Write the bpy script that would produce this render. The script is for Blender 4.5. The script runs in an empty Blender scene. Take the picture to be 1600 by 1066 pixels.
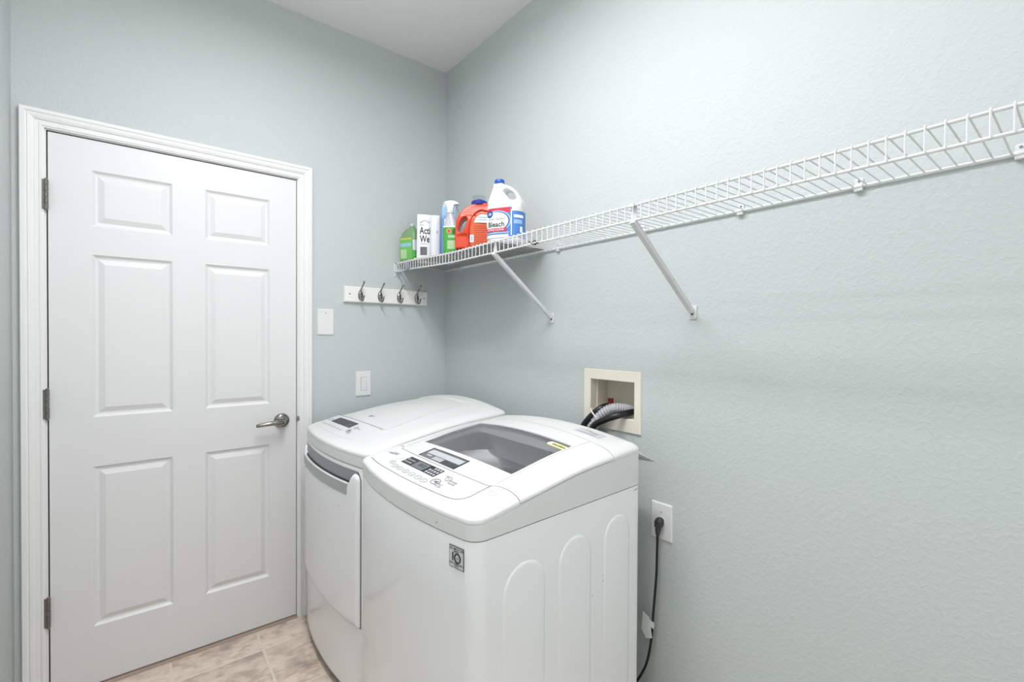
import bpy, bmesh, math, random
from mathutils import Vector, Matrix
random.seed(7)
S = bpy.context.scene
COL = S.collection
PI = math.pi
sin, cos, rad = math.sin, math.cos, math.radians

# ------------------------------------------------------------------ camera, light, exposure
# world: the room corner is the origin, door wall y=0, shelf wall x=0, floor z=0
cam = bpy.data.cameras.new('camera'); cam.sensor_width = 36; cam.lens = 725.247 * 36 / 1600
cam.clip_start = .02
co = bpy.data.objects.new('camera', cam); COL.objects.link(co)
yaw, pitch, roll = rad(38.6021736), rad(-.6087973), rad(.29193905)
F = Vector((sin(yaw) * cos(pitch), cos(yaw) * cos(pitch), sin(pitch)))
R0 = Vector((cos(yaw), -sin(yaw), 0)); U0 = R0.cross(F)
R = R0 * cos(roll) + U0 * sin(roll); U = U0 * cos(roll) - R0 * sin(roll)
m = Matrix((R, U, -F)).transposed().to_4x4(); m.translation = (-1.36453859, -2.32231777, 1.32498012)
co.matrix_world = m
S.camera = co
S.view_settings.view_transform = 'Standard'; S.view_settings.look = 'None'
S.view_settings.gamma = 1; S.view_settings.use_curve_mapping = False
S.view_settings.exposure = 0.10
wd = bpy.data.worlds.new('world'); S.world = wd; wd.use_nodes = True
wd.node_tree.nodes['Background'].inputs[0].default_value = (.9, .95, 1, 1)
wd.node_tree.nodes['Background'].inputs[1].default_value = .3
def area(name, loc, rot, size, power, color=(1, 1, 1), shape='DISK', size_y=None, spread=180):
    l = bpy.data.lights.new(name, 'AREA'); l.shape = shape; l.size = size; l.energy = power; l.color = color
    if size_y: l.size_y = size_y
    l.spread = rad(spread)
    o = bpy.data.objects.new(name, l); COL.objects.link(o); o.location = loc; o.rotation_euler = rot
    return o
area('ceiling_lamp_light', (-1.00, -1.36, 2.72), (0, 0, 0), .14, 22, (.985, .99, 1), 'RECTANGLE', 1.0)
area('added_uplight_fill', (-1.00, -1.36, 2.70), (rad(180), 0, 0), .30, 8.5, (.985, .99, 1), 'RECTANGLE', 1.2)  # added to brighten the ceiling, as upward spill of the lamp
area('second_ceiling_lamp_light', (-1.50, -2.30, 2.70), (0, 0, 0), .08, 8, (.985, .99, 1), 'RECTANGLE', 1.2)
area('near_wall_fill', (-.86, -3.28, 1.35), (rad(90), 0, 0), 1.2, 6.5, (.95, .975, 1), 'RECTANGLE', 2.1)  # added soft fill by the closed near wall; no hallway opening there

# ------------------------------------------------------------------ materials
def srgb(r, g, b):
    f = lambda c: (c / 255 / 12.92) if c <= 10 else ((c / 255 + .055) / 1.055) ** 2.4
    return (f(r), f(g), f(b), 1)
def mat(name, rgb, rough=.5, metal=0, bump=None, coat=0, spec=None, alpha=1):
    mt = bpy.data.materials.new(name); mt.use_nodes = True
    nt = mt.node_tree; b = nt.nodes['Principled BSDF']
    b.inputs['Base Color'].default_value = srgb(*rgb); b.inputs['Roughness'].default_value = rough
    b.inputs['Metallic'].default_value = metal; b.inputs['Coat Weight'].default_value = coat
    if spec is not None: b.inputs['Specular IOR Level'].default_value = spec
    b.inputs['Alpha'].default_value = alpha
    if bump:
        sc, st, dist = bump
        tc = nt.nodes.new('ShaderNodeTexCoord'); n = nt.nodes.new('ShaderNodeTexNoise')
        n.inputs['Scale'].default_value = sc; n.inputs['Detail'].default_value = 3
        nt.links.new(tc.outputs['Object'], n.inputs['Vector'])
        bp = nt.nodes.new('ShaderNodeBump'); bp.inputs['Strength'].default_value = st; bp.inputs['Distance'].default_value = dist
        nt.links.new(n.outputs['Fac'], bp.inputs['Height']); nt.links.new(bp.outputs['Normal'], b.inputs['Normal'])
    return mt
def wall_mat(name, rgb, scale, strength, dist):
    mt = mat(name, rgb, .6, spec=.3); nt = mt.node_tree; b = nt.nodes['Principled BSDF']
    tc = nt.nodes.new('ShaderNodeTexCoord')
    n1 = nt.nodes.new('ShaderNodeTexNoise'); n1.inputs['Scale'].default_value = scale; n1.inputs['Detail'].default_value = 2.5; n1.inputs['Distortion'].default_value = .6
    cr = nt.nodes.new('ShaderNodeValToRGB'); cr.color_ramp.elements[0].position = .47; cr.color_ramp.elements[1].position = .62
    n2 = nt.nodes.new('ShaderNodeTexNoise'); n2.inputs['Scale'].default_value = scale * 3; n2.inputs['Detail'].default_value = 2
    mx = nt.nodes.new('ShaderNodeMath'); mx.operation = 'MULTIPLY_ADD'; mx.inputs[1].default_value = .25
    bp = nt.nodes.new('ShaderNodeBump'); bp.inputs['Strength'].default_value = strength; bp.inputs['Distance'].default_value = dist
    L = nt.links.new
    L(tc.outputs['Object'], n1.inputs['Vector']); L(tc.outputs['Object'], n2.inputs['Vector'])
    L(n1.outputs['Fac'], cr.inputs['Fac']); L(n2.outputs['Fac'], mx.inputs[0]); L(cr.outputs['Color'], mx.inputs[2])
    L(mx.outputs[0], bp.inputs['Height']); L(bp.outputs['Normal'], b.inputs['Normal'])
    return mt
WALL = wall_mat('wall_paint', (196, 202.5, 201.5), 75, .25, .0016)
CEIL = wall_mat('ceiling_paint', (242, 239, 239), 40, .3, .0025)
TRIM = mat('trim_paint', (234, 234, 234), .35)
DOORM = mat('door_paint', (226, 226, 227), .38)
ENAMEL = mat('white_enamel', (242, 243, 245), .16, coat=.2)
CAPW = mat('dimmed_white_plastic', (226, 226, 226), .3)  # cabinet white darkened in colour to hold down the lamp's glare on tops
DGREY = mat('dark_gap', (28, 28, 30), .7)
PANELW = mat('panel_plastic', (247, 247, 247), .28)
PRINT = mat('grey_print', (120, 122, 126), .5)
PRINTL = mat('light_grey_print', (178, 180, 184), .5)
BLACKP = mat('black_print', (26, 27, 30), .4)
DISP = mat('display_black', (30, 31, 35), .15)
DISPG = mat('display_grey', (112, 114, 120), .2)
DISPL = mat('display_cells', (196, 198, 202), .3)
SILVER = mat('silver_plastic', (178, 179, 182), .35, .25)
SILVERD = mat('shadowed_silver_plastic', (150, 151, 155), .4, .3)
STEEL = mat('drum_steel', (120, 125, 132), .3, .85)
NICKEL = mat('satin_nickel', (150, 146, 142), .22, 1)
HINGEM = mat('hinge_metal', (132, 128, 124), .3, .9)
WIRE = mat('white_vinyl_wire', (224, 224, 225), .3)
BRKT = mat('white_bracket', (216, 216, 218), .35)
CREAM = mat('cream_plastic', (232, 226, 212), .4)
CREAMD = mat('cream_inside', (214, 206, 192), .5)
RUBBER = mat('black_rubber', (20, 20, 22), .35)
GREYH = mat('grey_corrugated', (172, 173, 176), .4)
BRASS = mat('brass', (176, 150, 110), .35, .8)
REDH = mat('red_valve', (120, 30, 34), .4)
PLATE = mat('switch_plate', (228, 228, 228), .3)
SCREW = mat('screw_head', (130, 130, 130), .4, .6)
CORD = mat('dark_grey_cord', (58, 59, 62), .45)
PAPER = mat('paper_white', (238, 238, 236), .6)
RAILM = mat('rail_paint', (240, 238, 234), .4)
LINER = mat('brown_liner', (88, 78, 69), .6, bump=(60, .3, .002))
THR = mat('threshold_bronze', (172, 152, 140), .45, .2, bump=(40, .3, .002))
GROUT = mat('grout', (226, 212, 194), .8, bump=(200, .2, .001))
STRIPM = mat('grey_strip', (176, 180, 180), .5)

def tile_mat():
    mt = mat('beige_stone_tile', (205, 190, 175), .38); nt = mt.node_tree; b = nt.nodes['Principled BSDF']; L = nt.links.new
    g = nt.nodes.new('ShaderNodeNewGeometry')
    mp = nt.nodes.new('ShaderNodeMapping'); mp.inputs['Scale'].default_value = (1, 1.6, 1); mp.inputs['Rotation'].default_value = (0, 0, .6)
    n = nt.nodes.new('ShaderNodeTexNoise'); n.inputs['Scale'].default_value = 11; n.inputs['Detail'].default_value = 8; n.inputs['Roughness'].default_value = .62; n.inputs['Distortion'].default_value = .35
    oi = nt.nodes.new('ShaderNodeObjectInfo'); ad = nt.nodes.new('ShaderNodeVectorMath'); ad.operation = 'ADD'
    cx = nt.nodes.new('ShaderNodeCombineXYZ')
    mu = nt.nodes.new('ShaderNodeMath'); mu.operation = 'MULTIPLY'; mu.inputs[1].default_value = 9
    L(oi.outputs['Random'], mu.inputs[0]); L(mu.outputs[0], cx.inputs['Z'])
    L(g.outputs['Position'], mp.inputs['Vector']); L(mp.outputs[0], ad.inputs[0]); L(cx.outputs[0], ad.inputs[1]); L(ad.outputs[0], n.inputs['Vector'])
    r = nt.nodes.new('ShaderNodeValToRGB'); e = r.color_ramp.elements
    e[0].position = .28; e[0].color = srgb(160, 145, 135); e[1].position = .72; e[1].color = srgb(236, 224, 210)
    for p, c in ((.42, (198, 180, 166)), (.52, (222, 205, 190))):
        k = e.new(p); k.color = srgb(*c)
    L(n.outputs['Fac'], r.inputs['Fac']); L(r.outputs['Color'], b.inputs['Base Color'])
    bp = nt.nodes.new('ShaderNodeBump'); bp.inputs['Strength'].default_value = .25; bp.inputs['Distance'].default_value = .003
    L(n.outputs['Fac'], bp.inputs['Height']); L(bp.outputs['Normal'], b.inputs['Normal'])
    return mt
TILE = tile_mat()
def glass_mat(name, tint, refl=.12):
    mt = bpy.data.materials.new(name); mt.use_nodes = True; nt = mt.node_tree; nt.nodes.clear(); L = nt.links.new
    o = nt.nodes.new('ShaderNodeOutputMaterial'); t = nt.nodes.new('ShaderNodeBsdfTransparent'); t.inputs[0].default_value = (*tint, 1)
    g = nt.nodes.new('ShaderNodeBsdfGlossy'); g.inputs['Roughness'].default_value = .03
    f = nt.nodes.new('ShaderNodeFresnel'); f.inputs['IOR'].default_value = 1.4
    mul = nt.nodes.new('ShaderNodeMath'); mul.operation = 'MULTIPLY'; mul.inputs[1].default_value = refl * 8
    mx = nt.nodes.new('ShaderNodeMixShader')
    L(f.outputs[0], mul.inputs[0]); L(mul.outputs[0], mx.inputs[0]); L(t.outputs[0], mx.inputs[1]); L(g.outputs[0], mx.inputs[2]); L(mx.outputs[0], o.inputs[0])
    return mt
LIDGLASS = glass_mat('tinted_lid_glass', (.97, .972, .975), .12)
def add_brightening_haze(mt, rgb, k):   # pale diffuse mixed in to brighten the dark view through the glass
    nt = mt.node_tree; o = nt.nodes['Material Output']; src = o.inputs[0].links[0].from_socket
    d = nt.nodes.new('ShaderNodeBsdfDiffuse'); d.inputs[0].default_value = srgb(*rgb); x = nt.nodes.new('ShaderNodeMixShader'); x.inputs[0].default_value = k
    nt.links.new(src, x.inputs[1]); nt.links.new(d.outputs[0], x.inputs[2]); nt.links.new(x.outputs[0], o.inputs[0])
add_brightening_haze(LIDGLASS, (200, 201, 204), .16)
CLEARP = glass_mat('clear_plastic_cap', (.90, .93, .96), .03)
GREENP = mat('green_translucent', (150, 190, 140), .25); GREENP.node_tree.nodes['Principled BSDF'].inputs['Transmission Weight'].default_value = .35
ORANGE = mat('orange_plastic', (216, 70, 42), .32)
WHITEP = mat('white_hdpe', (228, 229, 232), .35)
BLUECAP = mat('blue_cap', (22, 84, 176), .35)
NAVYCAP = mat('royal_blue_cap', (36, 52, 150), .35)
def flat(rgb, n): return mat(n, rgb, .45)
L_BLUE = flat((74, 128, 200), 'label_blue'); L_BLUE2 = flat((150, 186, 232), 'label_light_blue'); L_RED = flat((205, 50, 76), 'label_red')
L_WHITE = flat((245, 246, 248), 'label_white'); L_NAVY = flat((30, 70, 130), 'label_navy'); L_GREY = flat((112, 114, 118), 'label_grey')
L_GREEN = flat((76, 168, 62), 'label_green'); L_GREEN2 = flat((116, 190, 96), 'label_soft_green'); L_ORANGE = flat((206, 88, 20), 'label_orange')
L_YEL = flat((222, 196, 108), 'label_yellow'); L_PALEG = flat((176, 208, 160), 'label_pale_green'); L_TEAL = flat((150, 200, 220), 'label_sky')
L_BLACK = flat((24, 24, 26), 'label_black'); L_DKGREEN = flat((44, 110, 56), 'label_dark_green')
CARTON = flat((168, 206, 238), 'carton_sky_blue'); CARTON2 = flat((120, 160, 214), 'carton_blue')
POUCHM = mat('white_film_pouch', (240, 240, 243), .3)
SHOULDER = mat('grey_translucent_bottle', (188, 188, 196), .25)
BAGM = mat('grey_film', (158, 154, 170), .35)
YSTICK = flat((226, 222, 160), 'sticker_yellow')

# ------------------------------------------------------------------ builders
class MB:
    def __init__(s): s.v = []; s.f = []
    def add(s, v, f):
        n = len(s.v); s.v += [tuple(p) for p in v]; s.f += [tuple(i + n for i in q) for q in f]; return s
    def box(s, a, b):
        (x0, y0, z0), (x1, y1, z1) = a, b
        return s.add([(x0, y0, z0), (x1, y0, z0), (x1, y1, z0), (x0, y1, z0), (x0, y0, z1), (x1, y0, z1), (x1, y1, z1), (x0, y1, z1)],
                     [(0, 3, 2, 1), (4, 5, 6, 7), (0, 1, 5, 4), (1, 2, 6, 5), (2, 3, 7, 6), (3, 0, 4, 7)])
    def tube(s, pts, r, n=8, closed=False, caps=True):
        P = [Vector(p) for p in pts]; k = len(P)
        rr = r if isinstance(r, (list, tuple)) else [r] * k
        T = []
        for i in range(k):
            a = P[i - 1] if (i > 0 or closed) else P[i]; b = P[(i + 1) % k] if (i < k - 1 or closed) else P[i]
            T.append((b - a).normalized())
        up = Vector((0, 0, 1)) if abs(T[0].z) < .9 else Vector((1, 0, 0))
        N = (up - T[0] * up.dot(T[0])).normalized(); vs = []
        for i in range(k):
            N = (N - T[i] * N.dot(T[i])).normalized(); B = T[i].cross(N)
            for j in range(n):
                a = 2 * PI * j / n; vs.append(P[i] + (N * cos(a) + B * sin(a)) * rr[i])
        fs = []
        for i in range(k if closed else k - 1):
            i2 = (i + 1) % k
            for j in range(n): fs.append((i * n + j, i * n + (j + 1) % n, i2 * n + (j + 1) % n, i2 * n + j))
        if caps and not closed: fs += [tuple(range(n - 1, -1, -1)), tuple(range((k - 1) * n, k * n))]
        return s.add(vs, fs)
    def lathe(s, prof, c=(0, 0, 0), axis='z', n=24, cap=True):
        vs = []
        for r, h in prof:
            for j in range(n):
                a = 2 * PI * j / n; x, y = r * cos(a), r * sin(a)
                p = {'z': (x, y, h), 'y': (x, h, -y), 'x': (h, x, y)}[axis]
                vs.append((c[0] + p[0], c[1] + p[1], c[2] + p[2]))
        k = len(prof); fs = [(i * n + j, i * n + (j + 1) % n, (i + 1) * n + (j + 1) % n, (i + 1) * n + j) for i in range(k - 1) for j in range(n)]
        if cap: fs += [tuple(range(n - 1, -1, -1)), tuple(range((k - 1) * n, k * n))]
        return s.add(vs, fs)
    def grid(s, fn, nu, nv, flip=False):
        vs = [fn(i / nu, j / nv) for j in range(nv + 1) for i in range(nu + 1)]; w = nu + 1
        fs = [(j * w + i, j * w + i + 1, (j + 1) * w + i + 1, (j + 1) * w + i) for j in range(nv) for i in range(nu)]
        if flip: fs = [q[::-1] for q in fs]
        return s.add(vs, fs)
    def loft(s, rings, cap0=True, cap1=True):
        n = len(rings[0]); vs = [p for r in rings for p in r]
        fs = [(i * n + j, i * n + (j + 1) % n, (i + 1) * n + (j + 1) % n, (i + 1) * n + j) for i in range(len(rings) - 1) for j in range(n)]
        if cap0: fs.append(tuple(range(n - 1, -1, -1)))
        if cap1: fs.append(tuple(range((len(rings) - 1) * n, len(rings) * n)))
        return s.add(vs, fs)
    def prism(s, poly, fn, d0, d1):
        """poly 2D, fn(a,b,d)->xyz"""
        n = len(poly); vs = [fn(a, b, d0) for a, b in poly] + [fn(a, b, d1) for a, b in poly]
        fs = [tuple(range(n - 1, -1, -1)), tuple(range(n, 2 * n))] + [(i, (i + 1) % n, n + (i + 1) % n, n + i) for i in range(n)]
        return s.add(vs, fs)
ORG = {}
def mesh_from(name, mb, sharp=35, smooth=True, bevel=0, fix=True, weld=True):
    me = bpy.data.meshes.new(name); me.from_pydata(mb.v, [], mb.f)
    bm = bmesh.new(); bm.from_mesh(me)
    if weld: bmesh.ops.remove_doubles(bm, verts=bm.verts, dist=1e-6)
    if fix: bmesh.ops.recalc_face_normals(bm, faces=bm.faces)
    if bevel:
        es = [e for e in bm.edges if len(e.link_faces) == 2 and e.calc_face_angle(0) > rad(40)]
        bmesh.ops.bevel(bm, geom=es, offset=bevel, segments=2, affect='EDGES', profile=.5)
    finish_bm(bm, sharp, smooth)
    bm.to_mesh(me); bm.free(); return me
def finish_bm(bm, sharp, smooth):
    for f in bm.faces: f.smooth = smooth
    for e in bm.edges:
        if len(e.link_faces) == 2 and e.calc_face_angle(0) > rad(sharp): e.smooth = False
def obj(name, mb, material, parent=None, origin=None, **kw):
    """one mesh object; the builder's coordinates are world ones, the object's origin is its parent's (or ORIGIN)"""
    if isinstance(mb, bpy.types.Mesh): me = mb; pre = None
    else:
        o0 = Vector(origin) if origin is not None else (ORG[parent.name] if parent else Vector((0, 0, 0)))
        mb.v = [tuple(Vector(p) - o0) for p in mb.v]; me = mesh_from(name, mb, **kw); pre = o0
    for mm in (material if isinstance(material, (list, tuple)) else [material]): me.materials.append(mm)
    o = bpy.data.objects.new(name, me); COL.objects.link(o)
    o0 = pre if pre is not None else (Vector(origin) if origin is not None else (ORG[parent.name] if parent else Vector((0, 0, 0))))
    ORG[o.name] = o0
    if parent:
        o.parent = parent; o.location = o0 - ORG[parent.name]
    else: o.location = o0
    return o
def thing(name, label, cat, loc, group=None):
    o = bpy.data.objects.new(name, None); COL.objects.link(o); o.location = loc; o.empty_display_size = .05; ORG[o.name] = Vector(loc)
    return tag(o, label, cat, group)
def tag(o, label, cat, group=None):
    o['label'] = label; o['category'] = cat
    if group: o['group'] = group
    return o
def struct(o): o['kind'] = 'structure'; return o
def copy_of(o, parent, offset, name=None):
    c = o.copy(); COL.objects.link(c); c.parent = parent; c.location = Vector(o.location) + Vector(offset)
    for ch in o.children:
        g = ch.copy(); COL.objects.link(g); g.parent = c
    return c
def lin(a, b, n): return [a + (b - a) * i / (n - 1) for i in range(n)]
def bez(p, n=16):
    """Catmull-Rom through points p"""
    P = [Vector(q) for q in p]; P = [P[0] * 2 - P[1]] + P + [P[-1] * 2 - P[-2]]; out = []
    for i in range(1, len(P) - 2):
        for k in range(n):
            t = k / n; a, b, c, d = P[i - 1:i + 3]
            out.append(.5 * ((2 * b) + (c - a) * t + (2 * a - 5 * b + 4 * c - d) * t * t + (3 * b - a - 3 * c + d) * t ** 3))
    out.append(P[-2]); return out
_tx = {}
def text2d(s, size=1.0, align='CENTER', bold=0):
    k = (s, align, bold)
    if k not in _tx:
        cu = bpy.data.curves.new('t', 'FONT'); cu.body = s; cu.size = 1; cu.align_x = align; cu.align_y = 'CENTER'; cu.resolution_u = 3; cu.offset = bold
        o = bpy.data.objects.new('t', cu); me = o.to_mesh()
        _tx[k] = ([(v.co.x, v.co.y) for v in me.vertices], [tuple(p.vertices) for p in me.polygons])
        o.to_mesh_clear(); bpy.data.objects.remove(o); bpy.data.curves.remove(cu)
    v, f = _tx[k]; return [(x * size, y * size) for x, y in v], f
def curve_solid(polys, half, bevel, res=3):
    """filled 2D outline(s) with holes, extruded and rounded, as verts (a, b, depth), faces"""
    cu = bpy.data.curves.new('c', 'CURVE'); cu.dimensions = '2D'; cu.fill_mode = 'BOTH'; cu.extrude = max(half - bevel, .0005); cu.bevel_depth = bevel; cu.bevel_resolution = res; cu.offset = -bevel
    for p in polys:
        sp = cu.splines.new('POLY'); sp.points.add(len(p) - 1); sp.use_cyclic_u = True
        for q, c in zip(sp.points, p): q.co = (c[0], c[1], 0, 1)
    o = bpy.data.objects.new('c', cu); me = o.to_mesh()
    r = [tuple(v.co) for v in me.vertices], [tuple(p.vertices) for p in me.polygons]
    o.to_mesh_clear(); bpy.data.objects.remove(o); bpy.data.curves.remove(cu); return r
def boolean(name, base, ops):
    a = bpy.data.objects.new('ba', base); COL.objects.link(a); tmp = []
    for op, mb in ops:
        me = mesh_from('bb', mb); b = bpy.data.objects.new('bb', me); COL.objects.link(b); tmp.append(b)
        md = a.modifiers.new('b', 'BOOLEAN'); md.operation = op; md.object = b; md.solver = 'EXACT'
    dg = bpy.context.evaluated_depsgraph_get(); dg.update()
    me = bpy.data.meshes.new_from_object(a.evaluated_get(dg)); me.name = name
    for o in tmp + [a]: bpy.data.objects.remove(o)
    bm = bmesh.new(); bm.from_mesh(me); finish_bm(bm, 30, True); bm.to_mesh(me); bm.free()
    return me

# ------------------------------------------------------------------ the room
XL, YN, ZC = -1.712, -3.40, 2.8221
DL, DR, DT = -1.6271, -.7966, 2.048            # door opening
def quad_wall(name, rects, fn, m):
    mb = MB()
    for a0, a1, b0, b1 in rects: mb.box(*fn(a0, a1, b0, b1))
    return struct(obj(name, mb, m, smooth=False))
quad_wall('wall_far', [(XL - .1, DL - .02, 0, ZC), (DR + .02, .1, 0, ZC), (DL - .02, DR + .02, DT + .02, ZC)], lambda a, b, c, d: ((a, 0, c), (b, .12, d)), WALL)
BY0, BY1, BZ0, BZ1 = -1.3125, -1.1085, 1.030, 1.162   # hole of the recessed valve box
quad_wall('wall_right', [(YN, BY0, 0, ZC), (BY1, 0, 0, ZC), (BY0, BY1, 0, BZ0), (BY0, BY1, BZ1, ZC)], lambda a, b, c, d: ((0, a, c), (.12, b, d)), WALL)
quad_wall('wall_left', [(YN, 0, 0, ZC)], lambda a, b, c, d: ((XL - .1, a, c), (XL, b, d)), WALL)
quad_wall('wall_near', [(XL - .1, .1, 0, ZC)], lambda a, b, c, d: ((a, YN - .1, c), (b, YN, d)), WALL)
struct(obj('ceiling', MB().box((XL - .1, YN - .1, ZC), (.12, .12, ZC + .1)), CEIL, smooth=False))
fl = struct(obj('floor', MB().box((XL - .1, YN - .1, -.1), (.12, .3, -.0008)), GROUT, smooth=False))
tx = [-.967 + .31 * k for k in range(-3, 5)]; ty = [-.1575 - .305 * k for k in range(-1, 12)]
cache = {}
for i in range(len(tx) - 1):
    for j in range(len(ty) - 1):
        x0, x1 = max(tx[i], XL) + .0035, min(tx[i + 1], 0) - .0035; y1, y0 = min(ty[j], 0) - .0035, max(ty[j + 1], YN) + .0035
        if x1 - x0 < .01 or y1 - y0 < .01: continue
        k = (round(x1 - x0, 4), round(y1 - y0, 4))
        if k not in cache:
            cache[k] = mesh_from('tile', MB().box((-k[0] / 2, -k[1] / 2, -.008), (k[0] / 2, k[1] / 2, 0)), bevel=.002); cache[k].materials.append(TILE)
        o = bpy.data.objects.new('tile', cache[k]); COL.objects.link(o); o.parent = fl; o.location = ((x0 + x1) / 2, (y0 + y1) / 2, random.uniform(-.0006, 0))

# door casing: a moulded profile swept round the opening with mitred corners
CL, CR, CT = -1.6919, -.7335, 2.1117
il, ir, it = DL - .004, DR + .004, DT + .004
prof = [(0, 0), (0, -.009), (.05, -.0095), (.12, -.0125), (.2, -.0125), (.22, -.010), (.38, -.0105), (.42, -.014), (.55, -.0175), (.66, -.0185), (.7, -.016), (.74, -.0165), (.8, -.0195), (.97, -.0195), (1, -.0175), (1, 0)]
mb = MB(); rows = []
for t, d in prof:
    xl = il + (CL - il) * t; xr = ir + (CR - ir) * t; zt = it + (CT - it) * t
    rows.append([(xl, d, 0.0), (xl, d, zt), (xr, d, zt), (xr, d, 0.0)])
vs = [p for r in rows for p in r]
mb.add(vs, [(4 * i + j, 4 * i + j + 1, 4 * i + 5 + j, 4 * i + 4 + j) for i in range(len(rows) - 1) for j in range(3)])
trim = struct(obj('trim_1', mb, TRIM, smooth=False))
jm = MB().box((DL - .02, 0, 0), (DL, .12, DT)).box((DR, 0, 0), (DR + .02, .12, DT)).box((DL - .02, 0, DT), (DR + .02, .12, DT + .02))
obj('jamb', jm, TRIM, trim, smooth=False)
st_ = MB().box((DL, .045, 0), (DL + .012, .08, DT)).box((DR - .012, .045, 0), (DR, .08, DT)).box((DL, .045, DT - .012), (DR, .08, DT))
st_.box((DL, .0065, 0), (DL + .0042, .03, DT)).box((DR - .0032, .0065, 0), (DR, .03, DT)).box((DL, .0065, DT - .0047), (DR, .03, DT))
obj('door_stop', st_, DGREY, trim, smooth=False)
obj('strike_plate', MB().prism([(.925 + .022 * sin(a), .0055 * cos(a)) for a in lin(0, PI, 13)], lambda z, w, d: (DR + .0042 + w, d, z), -.0108, -.003), NICKEL, trim)
struct(obj('trim_2', MB().prism([(-.011, 0), (-.009, .006), (.0, .008), (.10, .009), (.10, 0)], lambda y, z, d: (d, y, z), DL, DR), THR))
struct(obj('wall_behind_door', MB().box((DL - .02, .12, 0), (DR + .02, .14, DT + .02)), DGREY, smooth=False)).name = 'trim_3'

# six-panel door
door = struct(bpy.data.objects.new('door_1', None)); COL.objects.link(door); ORG['door_1'] = Vector((DL, 0, 0)); door.location = (DL, 0, 0)
x0, x1, z0, z1 = DL + .004, DR - .003, .0125, DT - .0045
PX = [(-1.507, -1.2655), (-1.1545, -.911)]; PZ = [(.228, .829), (1.014, 1.620), (1.725, 1.932)]
xs = [x0, *PX[0], *PX[1], x1]; zs = [z0, *PZ[0], *PZ[1], *PZ[2], z1]
mb = MB(); DY = .002
for i in range(5):
    for j in range(7):
        if i in (1, 3) and j in (1, 3, 5): continue
        mb.add([(xs[i], DY, zs[j]), (xs[i + 1], DY, zs[j]), (xs[i + 1], DY, zs[j + 1]), (xs[i], DY, zs[j + 1])], [(0, 1, 2, 3)])
n = DY + .035
mb.add([(x0, DY, z0), (x1, DY, z0), (x1, DY, z1), (x0, DY, z1), (x0, n, z0), (x1, n, z0), (x1, n, z1), (x0, n, z1)], [(4, 7, 6, 5), (0, 4, 5, 1), (1, 5, 6, 2), (2, 6, 7, 3), (3, 7, 4, 0)])
obj('slab', mb, DOORM, door, smooth=False, fix=False)
for a0, a1 in PX:
    for b0, b1 in PZ:
        pr = [(0, 0), (.004, .0035), (.009, .0075), (.014, .0085), (.017, .0085), (.034, .0015), (.036, .001)]
        mb = MB(); mb.loft([[(a0 + t, DY + d, b0 + t), (a1 - t, DY + d, b0 + t), (a1 - t, DY + d, b1 - t), (a0 + t, DY + d, b1 - t)] for t, d in pr], cap0=False)
        obj('panel', mb, DOORM, door, smooth=False)
HX, HZ = -.862, .932
h = obj('handle_rose', MB().lathe([(.0, -.0155), (.012, -.0155), (.022, -.014), (.029, -.010), (.0325, -.004), (.033, .002)], (HX, 0, HZ), 'y', 32), NICKEL, door)
lp = bez([(HX, -.008, HZ), (HX, -.035, HZ), (HX - .006, -.052, HZ), (HX - .03, -.060, HZ + .001), (HX - .065, -.062, HZ + .0), (HX - .10, -.058, HZ - .004), (HX - .112, -.054, HZ - .006)], 6)
nn = len(lp); obj('handle_lever', MB().tube(lp, [.010 + .0015 * sin(PI * i / nn) if i < 20 else .0105 - .0035 * (i - 20) / (nn - 20) for i in range(nn)], 12), NICKEL, door)
obj('thumb_turn', MB().box((HX - .003, -.050, HZ - .007), (HX + .003, -.0645, HZ + .007)), NICKEL, h, bevel=.0015)
hz0 = 1.8175
hm = MB().box((DL - .003, -.0035, -.052 + hz0), (DL - .0075, .0, .052 + hz0)); hp = None
hroot = obj('hinge', MB().box((DL - .010, -.0125, hz0 - .052), (DL - .003, .001, hz0 + .052)), HINGEM, door, origin=(DL, 0, hz0))
for k in range(5):
    zc = hz0 - .053 + .0212 * (k + .5)
    obj('knuckle', MB().lathe([(.0045, -.0098), (.0062, -.0092), (.0062, .0092), (.0045, .0098)], (DL + .001, -.0125, zc), 'z', 14), HINGEM, hroot)
obj('hinge_pin', MB().lathe([(.003, -.057), (.0045, -.055), (.0045, .055), (.003, .057)], (DL + .001, -.0125, hz0), 'z', 10), HINGEM, hroot)
for dz in (1.0745, .330): copy_of(hroot, door, (0, 0, dz - hz0))

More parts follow.
